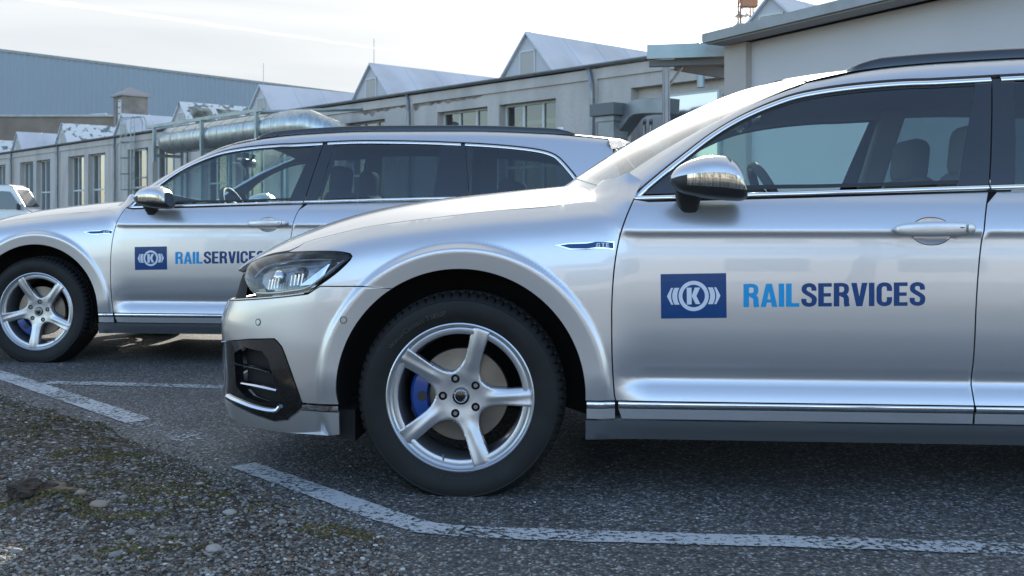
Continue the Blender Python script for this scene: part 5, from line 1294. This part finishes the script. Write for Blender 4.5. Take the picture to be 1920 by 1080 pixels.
# right-hand bay with the wide recess
qr0, qr1 = q_at(1183), q_at(1400)
hb(wallm, qr0, qa, 0, .45, 0, 4.78); hb(wallm, qr1, qr0, .30, .45, 0, 4.78)
zr = z_at(165, qr0); hb(wallm, qr1, qr0, 0, .30, zr, 4.78); hb(wallm, Q0, qr1, 0, .45, 0, 4.78); hb(wallm, Q0, qa, -.06, .45, 4.78, 4.86); hb(wallm, Q0, qa, -.02, .45, 4.86, 5.08)
hb(wallm, qa-.35, qa-.02, -.07, 0, 0, 4.78)
for q0 in bays[1:]: hb(wallm, q0-.35, q0-.02, -.07, 0, ZS*0, 4.78)
wallm.build('wall', plaster, hall)
mb = MB(); hb(mb, Q0, qa+NB*LB_, .46, 24, 5.0, 5.14); mb.build('roof', zinc, hall)
mb = MB(); hb(mb, Q0, qa+NB*LB_, 1.6, 1.7, 0, 4.9); mb.build('back_wall', inside_m, hall)
mb = MB(); hb(mb, qa+NB*LB_, qa+NB*LB_+.3, .5, 24, 0, 5); mb.build('end_wall', plaster, hall)
# gutter: half round, with brackets
mb = MB(); V = []; n = 8
for q in (Q0, qa+NB*LB_):
    for i in range(n+1):
        a = math.pi+math.pi*i/n; V.append(HM @ Vector((q, -.10+.085*math.cos(a), 5.20+.085*math.sin(a))))
mb.add(V, [(i, i+1, n+2+i, n+1+i) for i in range(n)])
hb(mb, Q0, qa+NB*LB_, -.03, .5, 5.15, 5.20)
mb.build('gutter', zinc, hall)
for k, q0 in enumerate(bays):
    mb = MB(); q0_ = q0-.18; mb.tube([HM @ Vector(p) for p in ((q0_+.1, -.10, 5.13), (q0_+.1, -.10, 5.02), (q0_+.02, -.12, 4.85), (q0_-.05, -.17, 4.62), (q0_-.06, -.16, 4.45), (q0_-.06, -.16, .1))], .062, 10)
    for z in (4.2, 2.6, 1.0): mb.tube([HM @ Vector((q0_-.06, -.16, z)), HM @ Vector((q0_-.06, -.16, z+.04))], .075, 10)
    mb.build('downpipe', zinc, hall)
# windows
for k, (a, b_) in enumerate(spans):
    fm = MB(); o0, o1 = .28, .36; t_ = .07
    hb(fm, a, a+t_, o0, o1, ZS, ZT); hb(fm, b_-t_, b_, o0, o1, ZS, ZT); hb(fm, a+t_, b_-t_, o0, o1, ZT-t_, ZT); hb(fm, a+t_, b_-t_, o0, o1, ZS, ZS+t_)
    for f_ in (.33, .67): q = a+(b_-a)*f_; hb(fm, q-.045, q+.045, o0+.002, o1-.002, ZS+t_, ZT-t_)
    hb(fm, a+t_, b_-t_, o0+.01, o1-.01, ZS+1.45, ZS+1.53)
    wn = fm.build('window', frame_m, hall)
    g = MB(); g.add([HM @ Vector(p) for p in ((a+.02, .33, ZS+.02), (b_-.02, .33, ZS+.02), (b_-.02, .33, ZT-.02), (a+.02, .33, ZT-.02))], [(0, 1, 2, 3)]); g.build('pane', winglass, wn)
    if k < 4:
        g = MB(); hb(g, a+.1, b_-.1, .75, .80, ZT-.62-.1*(k % 2), ZT-.48); hb(g, a+.1, b_-.1, .75, .8, ZT-1.3, ZT-1.2); g.build('reflection_bar', plaster2, wn)  # pale bars behind the glass stand in for bright bands reflected in it
g = MB(); a, b_ = q_at(1350, .3), q_at(1255, .3); zt = z_at(178, b_, .3); hb(g, a, b_, .27, .30, .8, zt); rwn = g.build('window', frame_m, hall)
g = MB(); g.add([HM @ Vector(p) for p in ((a+.06, .262, .86), (b_-.06, .262, .86), (b_-.06, .262, zt-.06), (a+.06, .262, zt-.06))], [(0, 1, 2, 3)]); g.build('pane', mat('mirror_pane', (.55, .55, .56), .12, .9), rwn)
g = MB(); p = [(q_at(1362, -.05), zt-.1)]; q = q_at(1356, -.1); g.tube([HM @ Vector((q, -.15, 0.2)), HM @ Vector((q, -.15, zt-.25)), HM @ Vector((q-.05, .05, zt-.1))], .05, 8); g.build('vent_pipe', gal, hall)
# plaster fallen away under the gutter
rnd = random.Random(5)
for (pa_, pb_, ya, yb) in ((660, 745, 208, 196), (745, 830, 196, 180), (805, 905, 184, 172)):
    qa_, qb_ = q_at(pb_), q_at(pa_); top = []; bot = []
    zc = 4.66 if pa_ != 805 else 4.72
    for i in range(25):
        q = qa_+(qb_-qa_)*i/24; e = math.sin(math.pi*i/24)**.5
        top.append((q, 4.775)); bot.append((q, 4.77-e*(.06+.28*abs(mnoise.noise(Vector((q*2.3, pa_, 0)))))-.02*rnd.random()))
    mb = MB(); k = len(top); vs2 = [HM @ Vector((q, -.006, z)) for q, z in top+bot]; mb.add(vs2, [(i, i+1, k+i+1, k+i) for i in range(k-1)]); mb.build('bare_patch', brickm, hall)
# skylights
def z_apex(px, py, off): return z_at(py, q_at(px, off), off)
OFF = .55
sky_list = [(1447, -9, white_metal, 1.35), (990, 62, white_metal, 1.35), (697, 120, white_metal, 1.35), (490, 160, white_metal, 1.35), (340, 192, old_metal, 1.35), (231, 214, white_metal, 1.3), (118, 232, old_metal, 1.3), (34, 248, white_metal, 1.3), (-40, 262, old_metal, 1.3)]
for i, (px_, py_, rm_, hw) in enumerate(sky_list):
    q = q_at(px_, OFF); za = z_apex(px_, py_, OFF); z0 = 5.05; Ln = 16
    mb = MB(); V = [(q-hw, OFF, z0), (q+hw, OFF, z0), (q, OFF, za), (q-hw, OFF+Ln, z0), (q+hw, OFF+Ln, z0), (q, OFF+Ln, za)]
    skl = MB()
    def sl(s, u_, o_, t_):   # point on a roof slope
        return HM @ Vector((q+s*hw*(1-u_)*1.06, o_, z0+(za-z0)*u_+t_-.0))
    for s in (-1, 1):
        p = [sl(s, -.06, OFF-.12, -.05), sl(s, 1.0, OFF-.12, -.03), sl(s, 1.0, OFF+Ln, -.03), sl(s, -.06, OFF+Ln, -.05)]; p2 = [x+Vector((0, 0, .07)) for x in p]; skl.hexa(p+p2)
        kk = 11
        for j in range(1, kk):
            o_ = OFF+Ln*j/kk; a = sl(s, 0, o_, .03); b2 = sl(s, 1.0, o_, .03); skl.tube([a, b2], .022, 4)
    so_ = skl.build('skylight', rm_, hall, fix=True)
    gm = MB(); gm.add([HM @ Vector(v) for v in V[:3]]+[HM @ (Vector(v)+Vector((0, .08, 0))) for v in V[:3]], [(0, 1, 2), (5, 4, 3), (0, 3, 4, 1), (1, 4, 5, 2), (2, 5, 3, 0)]); gm.build('gable_wall', gable_w, so_)
    hm = MB(); hh = (za-z0); w_ = .30; hb(hm, q-w_, q+w_, OFF-.03, OFF, z0+.08, z0+hh*.62); hm.build('hatch', plaster2, so_, bevel=.01)
    hm = MB(); 
    for (x0, x1, y0, y1) in ((q-w_-.05, q-w_, z0+.05, z0+hh*.65), (q+w_, q+w_+.05, z0+.05, z0+hh*.65), (q-w_, q+w_, z0+hh*.62, z0+hh*.66)): hb(hm, x0, x1, OFF-.045, OFF, y0, y1)
    hm.build('hatch_frame', frame_m, so_)
    if i in (2, 3, 1):
        r1 = MB(); r1.tube([HM @ Vector((q, OFF+.1, za)), HM @ Vector((q, OFF+.1, za+.95))], .012, 6); r1.build('lightning_rod', zinc, so_)
    if rm_ is old_metal and i == 4:
        # glazed openings between the ribs of the weathered skylight
        for j in range(1, 9, 1):
            o_a = OFF+Ln*(j-1)/11+.15; o_b = OFF+Ln*j/11-.10; p = [sl(-1, .08, o_a+.05, .048), sl(-1, .82, o_a+.05, .048), sl(-1, .82, o_b, .048), sl(-1, .08, o_b, .048)]
            gl = MB(); gl.add(p, [(0, 1, 2, 3)]); gl.build('roof_glass', mat('roof_glass', (.35, .42, .42), .15, .8, noise=(1.2, (.05, .07, .07), .4, .6)) if j == 1 else bpy.data.materials['roof_glass'], so_)
# cupola
qc = q_at(245, 9); cw = (q_at(208, 9)-q_at(282, 9))/2*.25; zb = 5.1; zt_ = z_at(183, qc, 9); zp = z_at(169, qc, 9)
cup = MB(); hb(cup, qc-cw, qc+cw, 9-cw, 9+cw, zb, zt_); cu = cup.build('roof_turret', mat('turret_render', (.17, .16, .145), .9, noise=(1.5, (.24, .22, .20), .4, .6)), hall)
rf = MB(); e_ = cw*1.22; P5 = [HM @ Vector(p) for p in ((qc-e_, 9-e_, zt_), (qc+e_, 9-e_, zt_), (qc+e_, 9+e_, zt_), (qc-e_, 9+e_, zt_), (qc, 9, zp+.1))]; P6 = [x+Vector((0, 0, .12)) for x in P5[:4]]
rf.add(P5[:4]+P6+[P5[4]+Vector((0, 0, .12))], [(3, 2, 1, 0), (0, 1, 5, 4), (1, 2, 6, 5), (2, 3, 7, 6), (3, 0, 4, 7), (4, 5, 8), (5, 6, 8), (6, 7, 8), (7, 4, 8)]); rf.build('turret_roof', mat('turret_tin', (.25, .25, .26), .5, .4), cu)
lv = MB(); hb(lv, qc-cw*.1, qc-cw*.62, 9-cw-.06, 9-cw, zb+.5, zt_-.25); l_ = lv.build('louvre_frame', frame_m, cu); lv = MB()
for i in range(9): z = zb+.62+(zt_-.4-zb-.62)*i/8; hb(lv, qc-cw*.18, qc-cw*.54, 9-cw-.08, 9-cw-.055, z, z+.06)
lv.build('louvre', mat('louvre_dark', (.06, .065, .07), .7), l_)
lv = MB(); hb(lv, qc+cw*.35, qc+cw*.30, 9-cw-.05, 9-cw, zb+.4, zt_-.1); lv.build('turret_pipe', zinc, cu)
# ---------------------------------------------------------------- big duct on its frame
def dq(px, off=-3.0): return q_at(px, off)
duct = empty('pipe_bridge', tuple(fp(dq(404), -3, 0)), label='fat galvanised duct carried on steel posts in front of the hall', cat='duct')
DM = Matrix.Translation(-duct.location) @ MX
zc0 = z_at(262, dq(330), -3); zc1 = z_at(236, dq(560), -3); zc = (zc0+zc1)/2; rr = 24/F*fp(dq(330), -3).y
mb = MB(); ql, qrr = dq(322), dq(553)
prof = [(.02, -.02), (rr*.6, -.01), (rr*.88, .10), (rr, .38)]
pts = [DM @ Vector((ql+.45, -3, zc))]; rad = [rr*.05]
mb.tube([DM @ Vector((ql+x, -3, zc)) for x in (.50, .47, .34, .12, 0)]+[DM @ Vector((qrr, -3, zc)), DM @ Vector((qrr-.5, -2.8, zc)), DM @ Vector((qrr-1.1, -2.1, zc-.35)), DM @ Vector((qrr-1.3, -1.3, zc-.9))], [.05, rr*.55, rr*.85, rr*.97, rr, rr, rr, rr*.95, rr*.9], 28)
ductm = mat('duct_sheet', (.50, .53, .53), .30, .85, noise=(2.2, (.34, .39, .39), .38, .66, (4, 4, .5)), rnoise=(3, .22, .45)); o = mb.build('duct', ductm, duct, auto=60)
mb = MB()
k = 0; q = ql
while q > qrr:
    mb.tube([DM @ Vector((q, -3, zc)), DM @ Vector((q-.03, -3, zc))], rr+.012, 28); q -= 1.0
mb.build('duct_seam', ductm, o)
zt2 = z_at(241, dq(314), -3)
for px_ in (314, 404, 508):
    q = dq(px_); mb = MB(); hb(mb, q-.06, q+.06, -3.62, -3.50, 0 if px_ == 404 else zc-rr-.35, zt2, MM=DM); hb(mb, q-.06, q+.06, -2.45, -2.33, 0, zt2, MM=DM); hb(mb, q-.05, q+.05, -3.5, -2.45, zc-rr-.14, zc-rr-.02, MM=DM); mb.build('support_frame', gal, duct)
mb = MB(); hb(mb, dq(300), dq(520), -3.62, -3.50, zt2, zt2+.12, MM=DM); mb.build('top_rail', gal, duct)
mb = MB(); hb(mb, dq(300), dq(520), -2.45, -2.33, zt2, zt2+.12, MM=DM); mb.build('top_rail', gal, duct)
mb = MB(); hb(mb, dq(314)-.06, dq(314)+.06, -3.49, -.1, zt2-.001, zt2+.1, MM=DM); mb.build('cross_beam', gal, duct)
mb = MB(); p0 = DM @ Vector((dq(508), -3.4, zt2)); p1 = DM @ Vector((q_at(680, -1.2), -1.2, zt2+.05)); mb.tube([p0, p1], .07, 4); mb.build('cross_beam', gal, duct)
# ---------------------------------------------------------------- ladder with cage on the facade
lo_ = -.9; ql0, ql1 = q_at(232, lo_), q_at(200, lo_)
lad = empty('wall_ladder', tuple(fp(ql0, lo_, 0)), label='grey steel caged ladder fixed to the hall wall, rising above the gutter', cat='ladder')
LM = Matrix.Translation(-lad.location) @ MX
ztop = z_at(216, ql0, lo_)
ws = .45; q1, q2 = q_at(228, lo_), q_at(228, lo_)+ws
mb = MB()
for q in (q1, q2): mb.tube([LM @ Vector(p) for p in ((q, -.25, .2), (q, -.25, ztop-.12), (q, -.15, ztop), (q, .25, ztop), (q, .35, ztop-.2), (q, .35, 5.2))], .028, 6)
for i in range(int(ztop/.28)): mb.tube([LM @ Vector((q1, -.25, .4+i*.28)), LM @ Vector((q2, -.25, .4+i*.28))], .016, 5)
mb.build('ladder', gal, lad)
cg = MB(); R_ = .42; qc_ = (q1+q2)/2
def hoop(z): return [LM @ Vector((qc_+R_*math.cos(a)*1.0, -.25-R_*(.9)-R_*.9*math.sin(a) if 0 else -.25-R_*1.5*max(0, math.sin(a)), z)) for a in np.linspace(0, math.pi, 9)]
for z in (2.3, 3.1, 3.9, 4.7, ztop-.1): cg.tube(hoop(z), .022, 5)
for j in (1, 2, 4, 6, 7):
    cg.tube([hoop(2.3)[j], hoop(ztop-.1)[j]], .018, 5)
cg.build('cage', gal, lad)
for z in (1.5, 2.9, 4.3):
    br = MB()
    for q in (q1-.02, q2+.02): br.tube([LM @ Vector((q, -.25, z)), LM @ Vector((q, -.03, z))], .02, 5)
    hb(br, q1-.9, q2+.1, -.05, -.01, z-.04, z+.04, MM=LM); br.build('wall_bracket', gal, lad)
# ---------------------------------------------------------------- vent box, slanting conveyor duct on the right
grey_m = mat('unit_grey', (.13, .14, .145), .6)
off = -1.2
vb = empty('ventilation_unit', tuple(fp(q_at(1148, off), off, 0)), label='boxy grey ventilation head on a rectangular shaft beside the hall', cat='vent')
VM = Matrix.Translation(-vb.location) @ MX
qa1, qa2 = q_at(1172, off), q_at(1127, off); zt, zb_ = z_at(198, qa2, off), z_at(221, qa2, off)
mb = MB(); hb(mb, qa1, qa2, off-.45, off+.45, zb_, zt, MM=VM); mb.build('head', grey_m, vb, bevel=.02)
mb = MB()
hb(mb, qa2+.002, qa2+.03, off-.30, off+.30, zb_+.05, zt-.05, MM=VM); mb.build('outlet', M['dark'], vb)
mb = MB(); hb(mb, qa1+.15, qa2-.15, off-.28, off+.28, 0, zb_-.12, MM=VM); mb.build('shaft', zinc, vb, bevel=.01)
mb = MB(); hb(mb, qa1+.1, qa2-.1, off-.33, off+.33, zb_-.14, zb_-.001, MM=VM); mb.build('collar', zinc, vb)
cv = empty('conveyor_duct', tuple(fp(q_at(1190, -1.0), -1.0, 0)), label='slanting grey conveyor duct bending level before the hall recess', cat='conveyor')
CM = Matrix.Translation(-cv.location) @ MX; o_ = -1.0
pp = [(1150, 262), (1160, 246), (1185, 212), (1198, 203), (1215, 200), (1262, 199)]
mb = MB(); V = []; 
for i, (a, b_) in enumerate(pp):
    q = q_at(a, o_); z = z_at(b_, q, o_); V.append((q, z))
V.insert(0, (V[0][0]+.35, .3))
rows_ = []
for i, (q, z) in enumerate(V):
    a = V[max(i-1, 0)]; c = V[min(i+1, len(V)-1)]; d = Vector((c[0]-a[0], c[1]-a[1])).normalized(); nx, nz_ = -d.y, d.x; hw = .19
    for s1, s2 in ((1, 1), (1, -1), (-1, -1), (-1, 1)): rows_.append(CM @ Vector((q+nx*hw*s1, o_+.26*s2, z+nz_*hw*s1)))
mb.add(rows_, [(i*4+j, i*4+(j+1) % 4, (i+1)*4+(j+1) % 4, (i+1)*4+j) for i in range(len(V)-1) for j in range(4)]+[(3, 2, 1, 0), tuple((len(V)-1)*4+j for j in range(4))]); mb.build('casing', zinc, cv, fix=True, bevel=.012)
for px_ in (1194, 1206):
    mb = MB(); q = q_at(px_, o_+.2); mb.tube([CM @ Vector((q, o_+.5, 0)), CM @ Vector((q, o_+.5, z_at(232, q, o_))), CM @ Vector((q-.1, o_+.4, z_at(224, q, o_)))], .05, 8); mb.build('standpipe', zinc, cv)
# ---------------------------------------------------------------- right-hand workshop and canopy
A2_ = math.atan(1019/F); D2 = Vector((math.sin(A2_), -math.cos(A2_), 0)); N2 = Vector((math.cos(A2_), math.sin(A2_), 0))
B0 = Vector(((1358-960)/F*17, 17, 0)); ws_ = empty('workshop', tuple(B0), label='smooth grey-white workshop wall with a flat overhanging roof, right of the hall', cat='workshop')
BM = Matrix(((D2.x, N2.x, 0, 0), (D2.y, N2.y, 0, 0), (0, 0, 1, 0), (0, 0, 0, 1)))
def wb(mb, t0, t1, o0, o1, z0, z1): return mb.box(((t0+t1)/2, (o0+o1)/2, (z0+z1)/2), (t1-t0, o1-o0, z1-z0), BM)
zr_ = CAMH+(HY-80)/F*16.8
render_m = mat('render_grey', (.56, .55, .555), .9, noise=(.5, (.52, .51, .52), .35, .7), bump=(40, .2, .004))
mb = MB(); wb(mb, .53, 16, .12, 9, 0, zr_-.03); mb.build('wall', render_m, ws_)
mb = MB(); wb(mb, 0, .53, 0, 9, 0, zr_-.03); mb.build('corner_pier', plaster2, ws_)
mb = MB(); wb(mb, -.05, 17, -.42, 9.2, zr_, zr_+.15); mb.build('roof', zinc, ws_)
mb = MB(); wb(mb, 0, 17, -.36, -.01, zr_-.025, zr_-.001)
mb.build('soffit', mat('soffit_board', (.30, .29, .28), .8), ws_)
cn = empty('canopy', (2.3, 17.6, 0), label='flat steel canopy on a post between hall and workshop', cat='canopy')
zc_t = CAMH+(HY-84)/F*17.6; zc_b = CAMH+(HY-110)/F*17.6
def cp(px, Y, z): return (((px-960)/F*Y)-2.3, Y-17.6, z)
def prism(mb, pts, z0, z1): mb.hexa([cp(a, b, z0) for a, b in pts]+[cp(a, b, z1) for a, b in pts]); return mb
mb = MB(); prism(mb, [(1213, 17.60), (1372, 17.30), (1372, 17.36), (1213, 17.66)], zc_b, zc_t); mb.build('fascia', gal, cn, fix=True)
mb = MB(); prism(mb, [(1214, 17.665), (1372, 17.365), (1372, 19.6), (1262, 18.3)], zc_t-.12, zc_t-.02); mb.build('roof_deck', zinc, cn, fix=True)
mb = MB(); prism(mb, [(1217, 17.75), (1372, 17.45), (1372, 17.57), (1217, 17.87)], zc_b-.11, zc_b-.004); mb.build('edge_beam', grey_m, cn, fix=True)
mb = MB(); prism(mb, [(1264, 18.2), (1372, 19.45), (1372, 19.55), (1264, 18.3)], zc_t-.34, zc_t-.122); mb.build('rear_beam', grey_m, cn, fix=True)
xp, yp = cp(1249, 17.81, 0)[:2]
mb = MB(); mb.box((xp, yp, (zc_b-.11)/2), (.05, .11, zc_b-.11)); mb.box((xp-.05, yp, (zc_b-.11)/2), (.012, .13, zc_b-.11)); mb.box((xp+.05, yp, (zc_b-.11)/2), (.012, .13, zc_b-.11)); mb.build('post', zinc, cn)
mb = MB(); mb.tube([(xp+.05, yp, zc_b-.42), (xp+.27, yp, zc_b-.115)], .03, 6); mb.build('brace', zinc, cn)
ch = MB(); p = Vector(((1314-960)/F*24, 24, 0)); ch.lathe([(0, 5.0), (.06, 5.0), (.06, 5.05), (.11, 5.05), (.11, 5.02)], 14, 'z'); ch.v = [(x, y, z) for x, y, z in ch.v]
ch = MB(); ch.lathe([(.09, 3.9), (.09, 4.72), (.13, 4.72), (.13, 4.80), (.06, 4.80), (.06, 4.86), (.13, 4.86), (.13, 4.92), (0, 4.95)], 16, 'z', c=(p.x, p.y, 0)); tag(ch.build('roof_flue', gal, auto=40), 'small round metal flue rising behind the canopy', 'flue')
# far antenna mast with an orange box, top right
am = empty('antenna_mast', (13.5, 60, 0), label='lattice mast with an orange container behind the rightmost skylight', cat='mast')
mb = MB(); zz0, zz1 = 5, CAMH+(HY+60)/F*60
for sx in (-.35, .35):
    for sy in (-.35, .35): mb.tube([(sx, sy, zz0), (sx, sy, zz1)], .05, 5)
z = zz0; s = 1
while z < zz1-1: mb.tube([(-.35*s, -.35, z), (.35*s, -.35, z+.8)], .03, 4); mb.tube([(-.35, .35*s, z), (-.35, -.35*s, z+.8)], .03, 4); z += .8; s = -s
mb.build('lattice', mat('mast_rust', (.28, .16, .11), .8), am)
mb = MB(); z0 = CAMH+(HY-17)/F*60; mb.box((.1, -.5, z0+.7), (.9, .5, 1.4)); mb.build('container', mat('mast_orange', (.45, .20, .10), .7), am, bevel=.03)
for zz in (z0-.5, z0-1.0):
    mb = MB(); mb.box((-.35, -.5, zz), (.7, .7, .06)); 
    for i in range(5): mb.tube([(-.7+.17*i, -.85, zz), (-.7+.17*i, -.85, zz+.5)], .015, 4)
    mb.tube([(-.7, -.85, zz+.5), (0, -.85, zz+.5)], .02, 4); mb.build('service_platform', zinc, am)
# ---------------------------------------------------------------- big corrugated hall, far left, and old brick building
hA = Vector(((0-960)/F*130, 130, 0)); hB_ = Vector(((660-960)/F*175.8, 175.8, 0)); dh = (hB_-hA).normalized(); nh = Vector((dh.y, -dh.x, 0)); ZH = CAMH+311/F*130
cor = mat('corrugated_blue', (.30, .36, .42), .55, .2, noise=(.05, (.27, .33, .39), .3, .7))
wh = empty('warehouse', tuple(hA), label='huge pale blue corrugated warehouse rising behind the hall at the left', cat='warehouse')
V = []; x = -45.0; pr = [(0, 0), (.30, 0), (.36, .08), (.62, .08), (.68, 0)]; cols_ = []
while x < 110:
    for a, b_ in pr: cols_.append((x+a, b_))
    x += .78
for a, b_ in cols_:
    p = dh*a+nh*b_; V += [p+Vector((0, 0, 0)), p+Vector((0, 0, ZH))]
mb = MB(); mb.add(V, [(2*i, 2*i+2, 2*i+3, 2*i+1) for i in range(len(cols_)-1)]); mb.build('cladding', cor, wh)
mb = MB(); a = -45; b_ = 110.5
def hp(x, y, z): return dh*x+nh*y+Vector((0, 0, z))
mb.hexa([hp(a, .15, ZH), hp(b_, .15, ZH), hp(b_, -40, ZH), hp(a, -40, ZH), hp(a, .15, ZH+.35), hp(b_, .15, ZH+.35), hp(b_, -40, ZH+.35), hp(a, -40, ZH+.35)]); mb.build('roof_edge', zinc, wh)
mb = MB(); mb.hexa([hp(a, -.1, 0), hp(b_, -.1, 0), hp(b_, -40, 0), hp(a, -40, 0), hp(a, -.1, ZH-.01), hp(b_, -.1, ZH-.01), hp(b_, -40, ZH-.01), hp(a, -40, ZH-.01)]); mb.build('core', cor, wh)
ob = empty('brick_building', tuple(Vector(((95-960)/F*100, 100, 0))), label='old brown rendered building with a flat roof below the blue warehouse', cat='building')
zo = CAMH+189/F*100; mb = MB(); mb.box((0, 6, zo/2), (17.5, 12, zo)); mb.build('wall', mat('brown_render', (.17, .14, .115), .95, noise=(.6, (.22, .19, .16), .35, .65), bump=(3, .4, .05)), ob)
mb = MB(); mb.box((0, 6, zo+.1), (17.9, 12.4, .2)); mb.build('roof_edge', zinc, ob)
for i in range(4):
    mb = MB(); x = -6.6+i*3.3; mb.box((x, -.04, zo-3.0), (1.5, .06, 1.3)); w_ = mb.build('window', frame_m, ob); mb = MB(); mb.box((x, -.08, zo-3.0), (1.3, .02, 1.1)); mb.build('pane', M['blackgloss'], w_)
mb = MB(); mb.tube([(2.2, 3, zo+.2), (2.6, 3, zo+.45), (4.2, 3, zo+.55)], .12, 6); mb.build('roof_pipe', gable_w, ob)
# ---------------------------------------------------------------- white van, far left
van = empty('delivery_van', (0, 0, 0), label='white van with dark side windows parked before the hall at the left edge', cat='van')
van.location = ((82-960)/F*42, 42, 0); van.rotation_euler = (0, 0, R(8))
white_p = mat('van_white', (.62, .64, .66), .25, 0, coat=.8)
prof_v = [(0, .45), (0, 1.0), (-.06, 1.08), (-.36, 1.22), (-.86, 2.08), (-1.08, 2.20), (-5.0, 2.22), (-5.12, 2.1), (-5.2, 1.0), (-5.2, .40), (-4.9, .32), (-.2, .32)]
mb = MB(); V = []
yy = [(-.90, .94), (-.98, 1.0), (.98, 1.0), (.90, .94)]
for y, sc in yy:
    for x, z in prof_v: V.append((x*sc if 0 else -2.6+(x+2.6)*(.985 if sc < 1 else 1), y*(1-.10*max(0, z-1.1)), .32+(z-.32)*(.985 if sc < 1 else 1)))
k = len(prof_v); mb.add(V, [(r_*k+i, r_*k+(i+1) % k, (r_+1)*k+(i+1) % k, (r_+1)*k+i) for r_ in range(3) for i in range(k)]+[tuple(range(k)), tuple(3*k+i for i in reversed(range(k)))]); mb.build('body', white_p, van, fix=True, auto=25)
def vside(pts, name, mt, par, out=.012):
    mb = MB(); f_ = lambda z: -.90*0-(.98)*(1-.10*max(0, z-1.1))
    P1 = [(x, f_(z)-out, z) for x, z in pts]; P2 = [(x, f_(z)+.03, z) for x, z in pts]; n_ = len(pts); mb.add(P1+P2, [tuple(range(n_)), tuple(range(2*n_-1, n_-1, -1))]+[(i, (i+1) % n_, n_+(i+1) % n_, n_+i) for i in range(n_)]); return mb.build(name, mt, par, fix=True)
vside([(-.60, 1.24), (-.68, 1.40), (-1.02, 1.92), (-1.60, 1.96), (-1.62, 1.24)], 'door_window', M['blackgloss'], van)
vside([(-1.98, 1.22), (-1.98, 1.90), (-3.2, 1.90), (-3.2, 1.22)], 'side_window', M['blackgloss'], van); vside([(-3.3, 1.22), (-3.3, 1.90), (-4.7, 1.88), (-4.7, 1.22)], 'side_window', M['blackgloss'], van)
mb = MB(); V = [(-.42, -.80, 1.32), (-.42, .80, 1.32), (-.84, .74, 2.02), (-.84, -.74, 2.02)]; mb.add([(x+.03, y, z+.02) for x, y, z in V], [(0, 1, 2, 3)]); mb.build('windscreen', M['blackgloss'], van)
mb = MB(); mb.box((-.62, -1.10, 1.32), (.12, .16, .26)); mb.build('side_mirror', M['blackplastic'], van, bevel=.03)
for x in (-.95, -4.2):
    for y in (-.86, .86):
        mb = MB(); mb.lathe([(0, -.10), (.18, -.10), (.19, -.09), (.32, -.11), (.34, -.05), (.34, .1), (0, .1)], 28, c=(x, y, .34)); mb.build('wheel', M['rubber'], van, fix=True, auto=40)
for x in (-1.86, -3.25):
    mb = MB(); mb.box((x, -.985, 1.05), (.18, .03, .03)); mb.build('door_handle', M['blackplastic'], van)
# ---------------------------------------------------------------- what the paint and glass reflect: an added pale sheet, pale sheds and bare trees behind the camera
bk = empty('storage_shed', (4, -34, 0), label='long pale shed with a low roof far behind the viewer', cat='shed')
mb = MB(); mb.box((0, -6, 2.6), (60, 10, 5.2)); mb.build('wall', mat('shed_wall', (.42, .41, .39), .9), bk)
mb = MB(); mb.hexa([(-31, -12, 5.2), (31, -12, 5.2), (31, -.2, 5.2), (-31, -.2, 5.2), (-31, -7, 7.2), (31, -7, 7.2), (31, -5, 7.2), (-31, -5, 7.2)]); mb.build('roof', zinc, bk)
for i in range(9):
    mb = MB(); mb.box((-26+i*6.5, -.96, 2.4), (3.2, .08, 2.6)); mb.build('window', M['blackgloss'], bk)
bark = mat('bark', (.055, .045, .038), .95, bump=(20, .6, .01))
def bare_tree(loc, h, seed, label):
    r_ = random.Random(seed); root = empty('bare_tree', loc, label=label, cat='tree', group='bare trees behind the viewer')
    tr = MB(); cr_ = MB()
    def grow(p, d, L, r0, lv):
        n_ = 4 if lv < 3 else 2; pts_ = [p]; q = p.copy(); dd = d.copy()
        for i in range(n_):
            dd = (dd+Vector((r_.uniform(-.22, .22), r_.uniform(-.22, .22), r_.uniform(-.05, .18)))).normalized(); q = q+dd*L/n_; pts_.append(q.copy())
        rads = [r0*(1-.45*i/n_) for i in range(n_+1)]; (tr if lv == 0 else cr_).tube(pts_, rads, 6 if lv < 2 else 3, cap=False)
        if lv >= 5: return
        for j in range(4 if lv == 0 else 3):
            k_ = r_.randint(max(1, n_-2), n_); a = r_.uniform(0, 6.28); sp = r_.uniform(.45, .95); up = dd.orthogonal().normalized(); up.rotate(Matrix.Rotation(a, 3, dd)); nd_ = (dd*math.cos(sp)+up*math.sin(sp)).normalized(); nd_.z += .1
            grow(pts_[k_], nd_.normalized(), L*r_.uniform(.58, .8), rads[k_]*.62, lv+1)
    grow(Vector((0, 0, 0)), Vector((0, 0, 1)), h*.33, h*.026, 0)
    tr.build('trunk', bark, root); cr_.build('crown', bark, root)
    return root
bare_tree((-6.0, -5.5, 0), 15, 1, 'bare spreading tree just behind the viewer, left of the two nearest')
bare_tree((3.5, -12, 0), 10, 2, 'tall bare tree behind the viewer, right of the two nearest')
bare_tree((-13, -15, 0), 11, 4, 'bare tree farthest left behind the viewer')
# ---------------------------------------------------------------- park the two cars
def place(root, c):
    root.location = (c[0]-W0*math.sin(c[2]), c[1]+W0*math.cos(c[2]), 0); root.rotation_euler = (0, 0, c[2])
car['label'] = 'silver estate car nearest the camera, cut off by the right edge'
place(car, NEAR)
car2 = copy_tree(car); place(car2, FAR); car2['label'] = 'silver estate car parked behind, seen past the nearer bonnet'
for ch in car2.children:
    if ch.name.startswith('wheel') and ch.location.x < 1: ch.rotation_euler.y = R(-47 if ch.rotation_euler.z < 1 else 20)
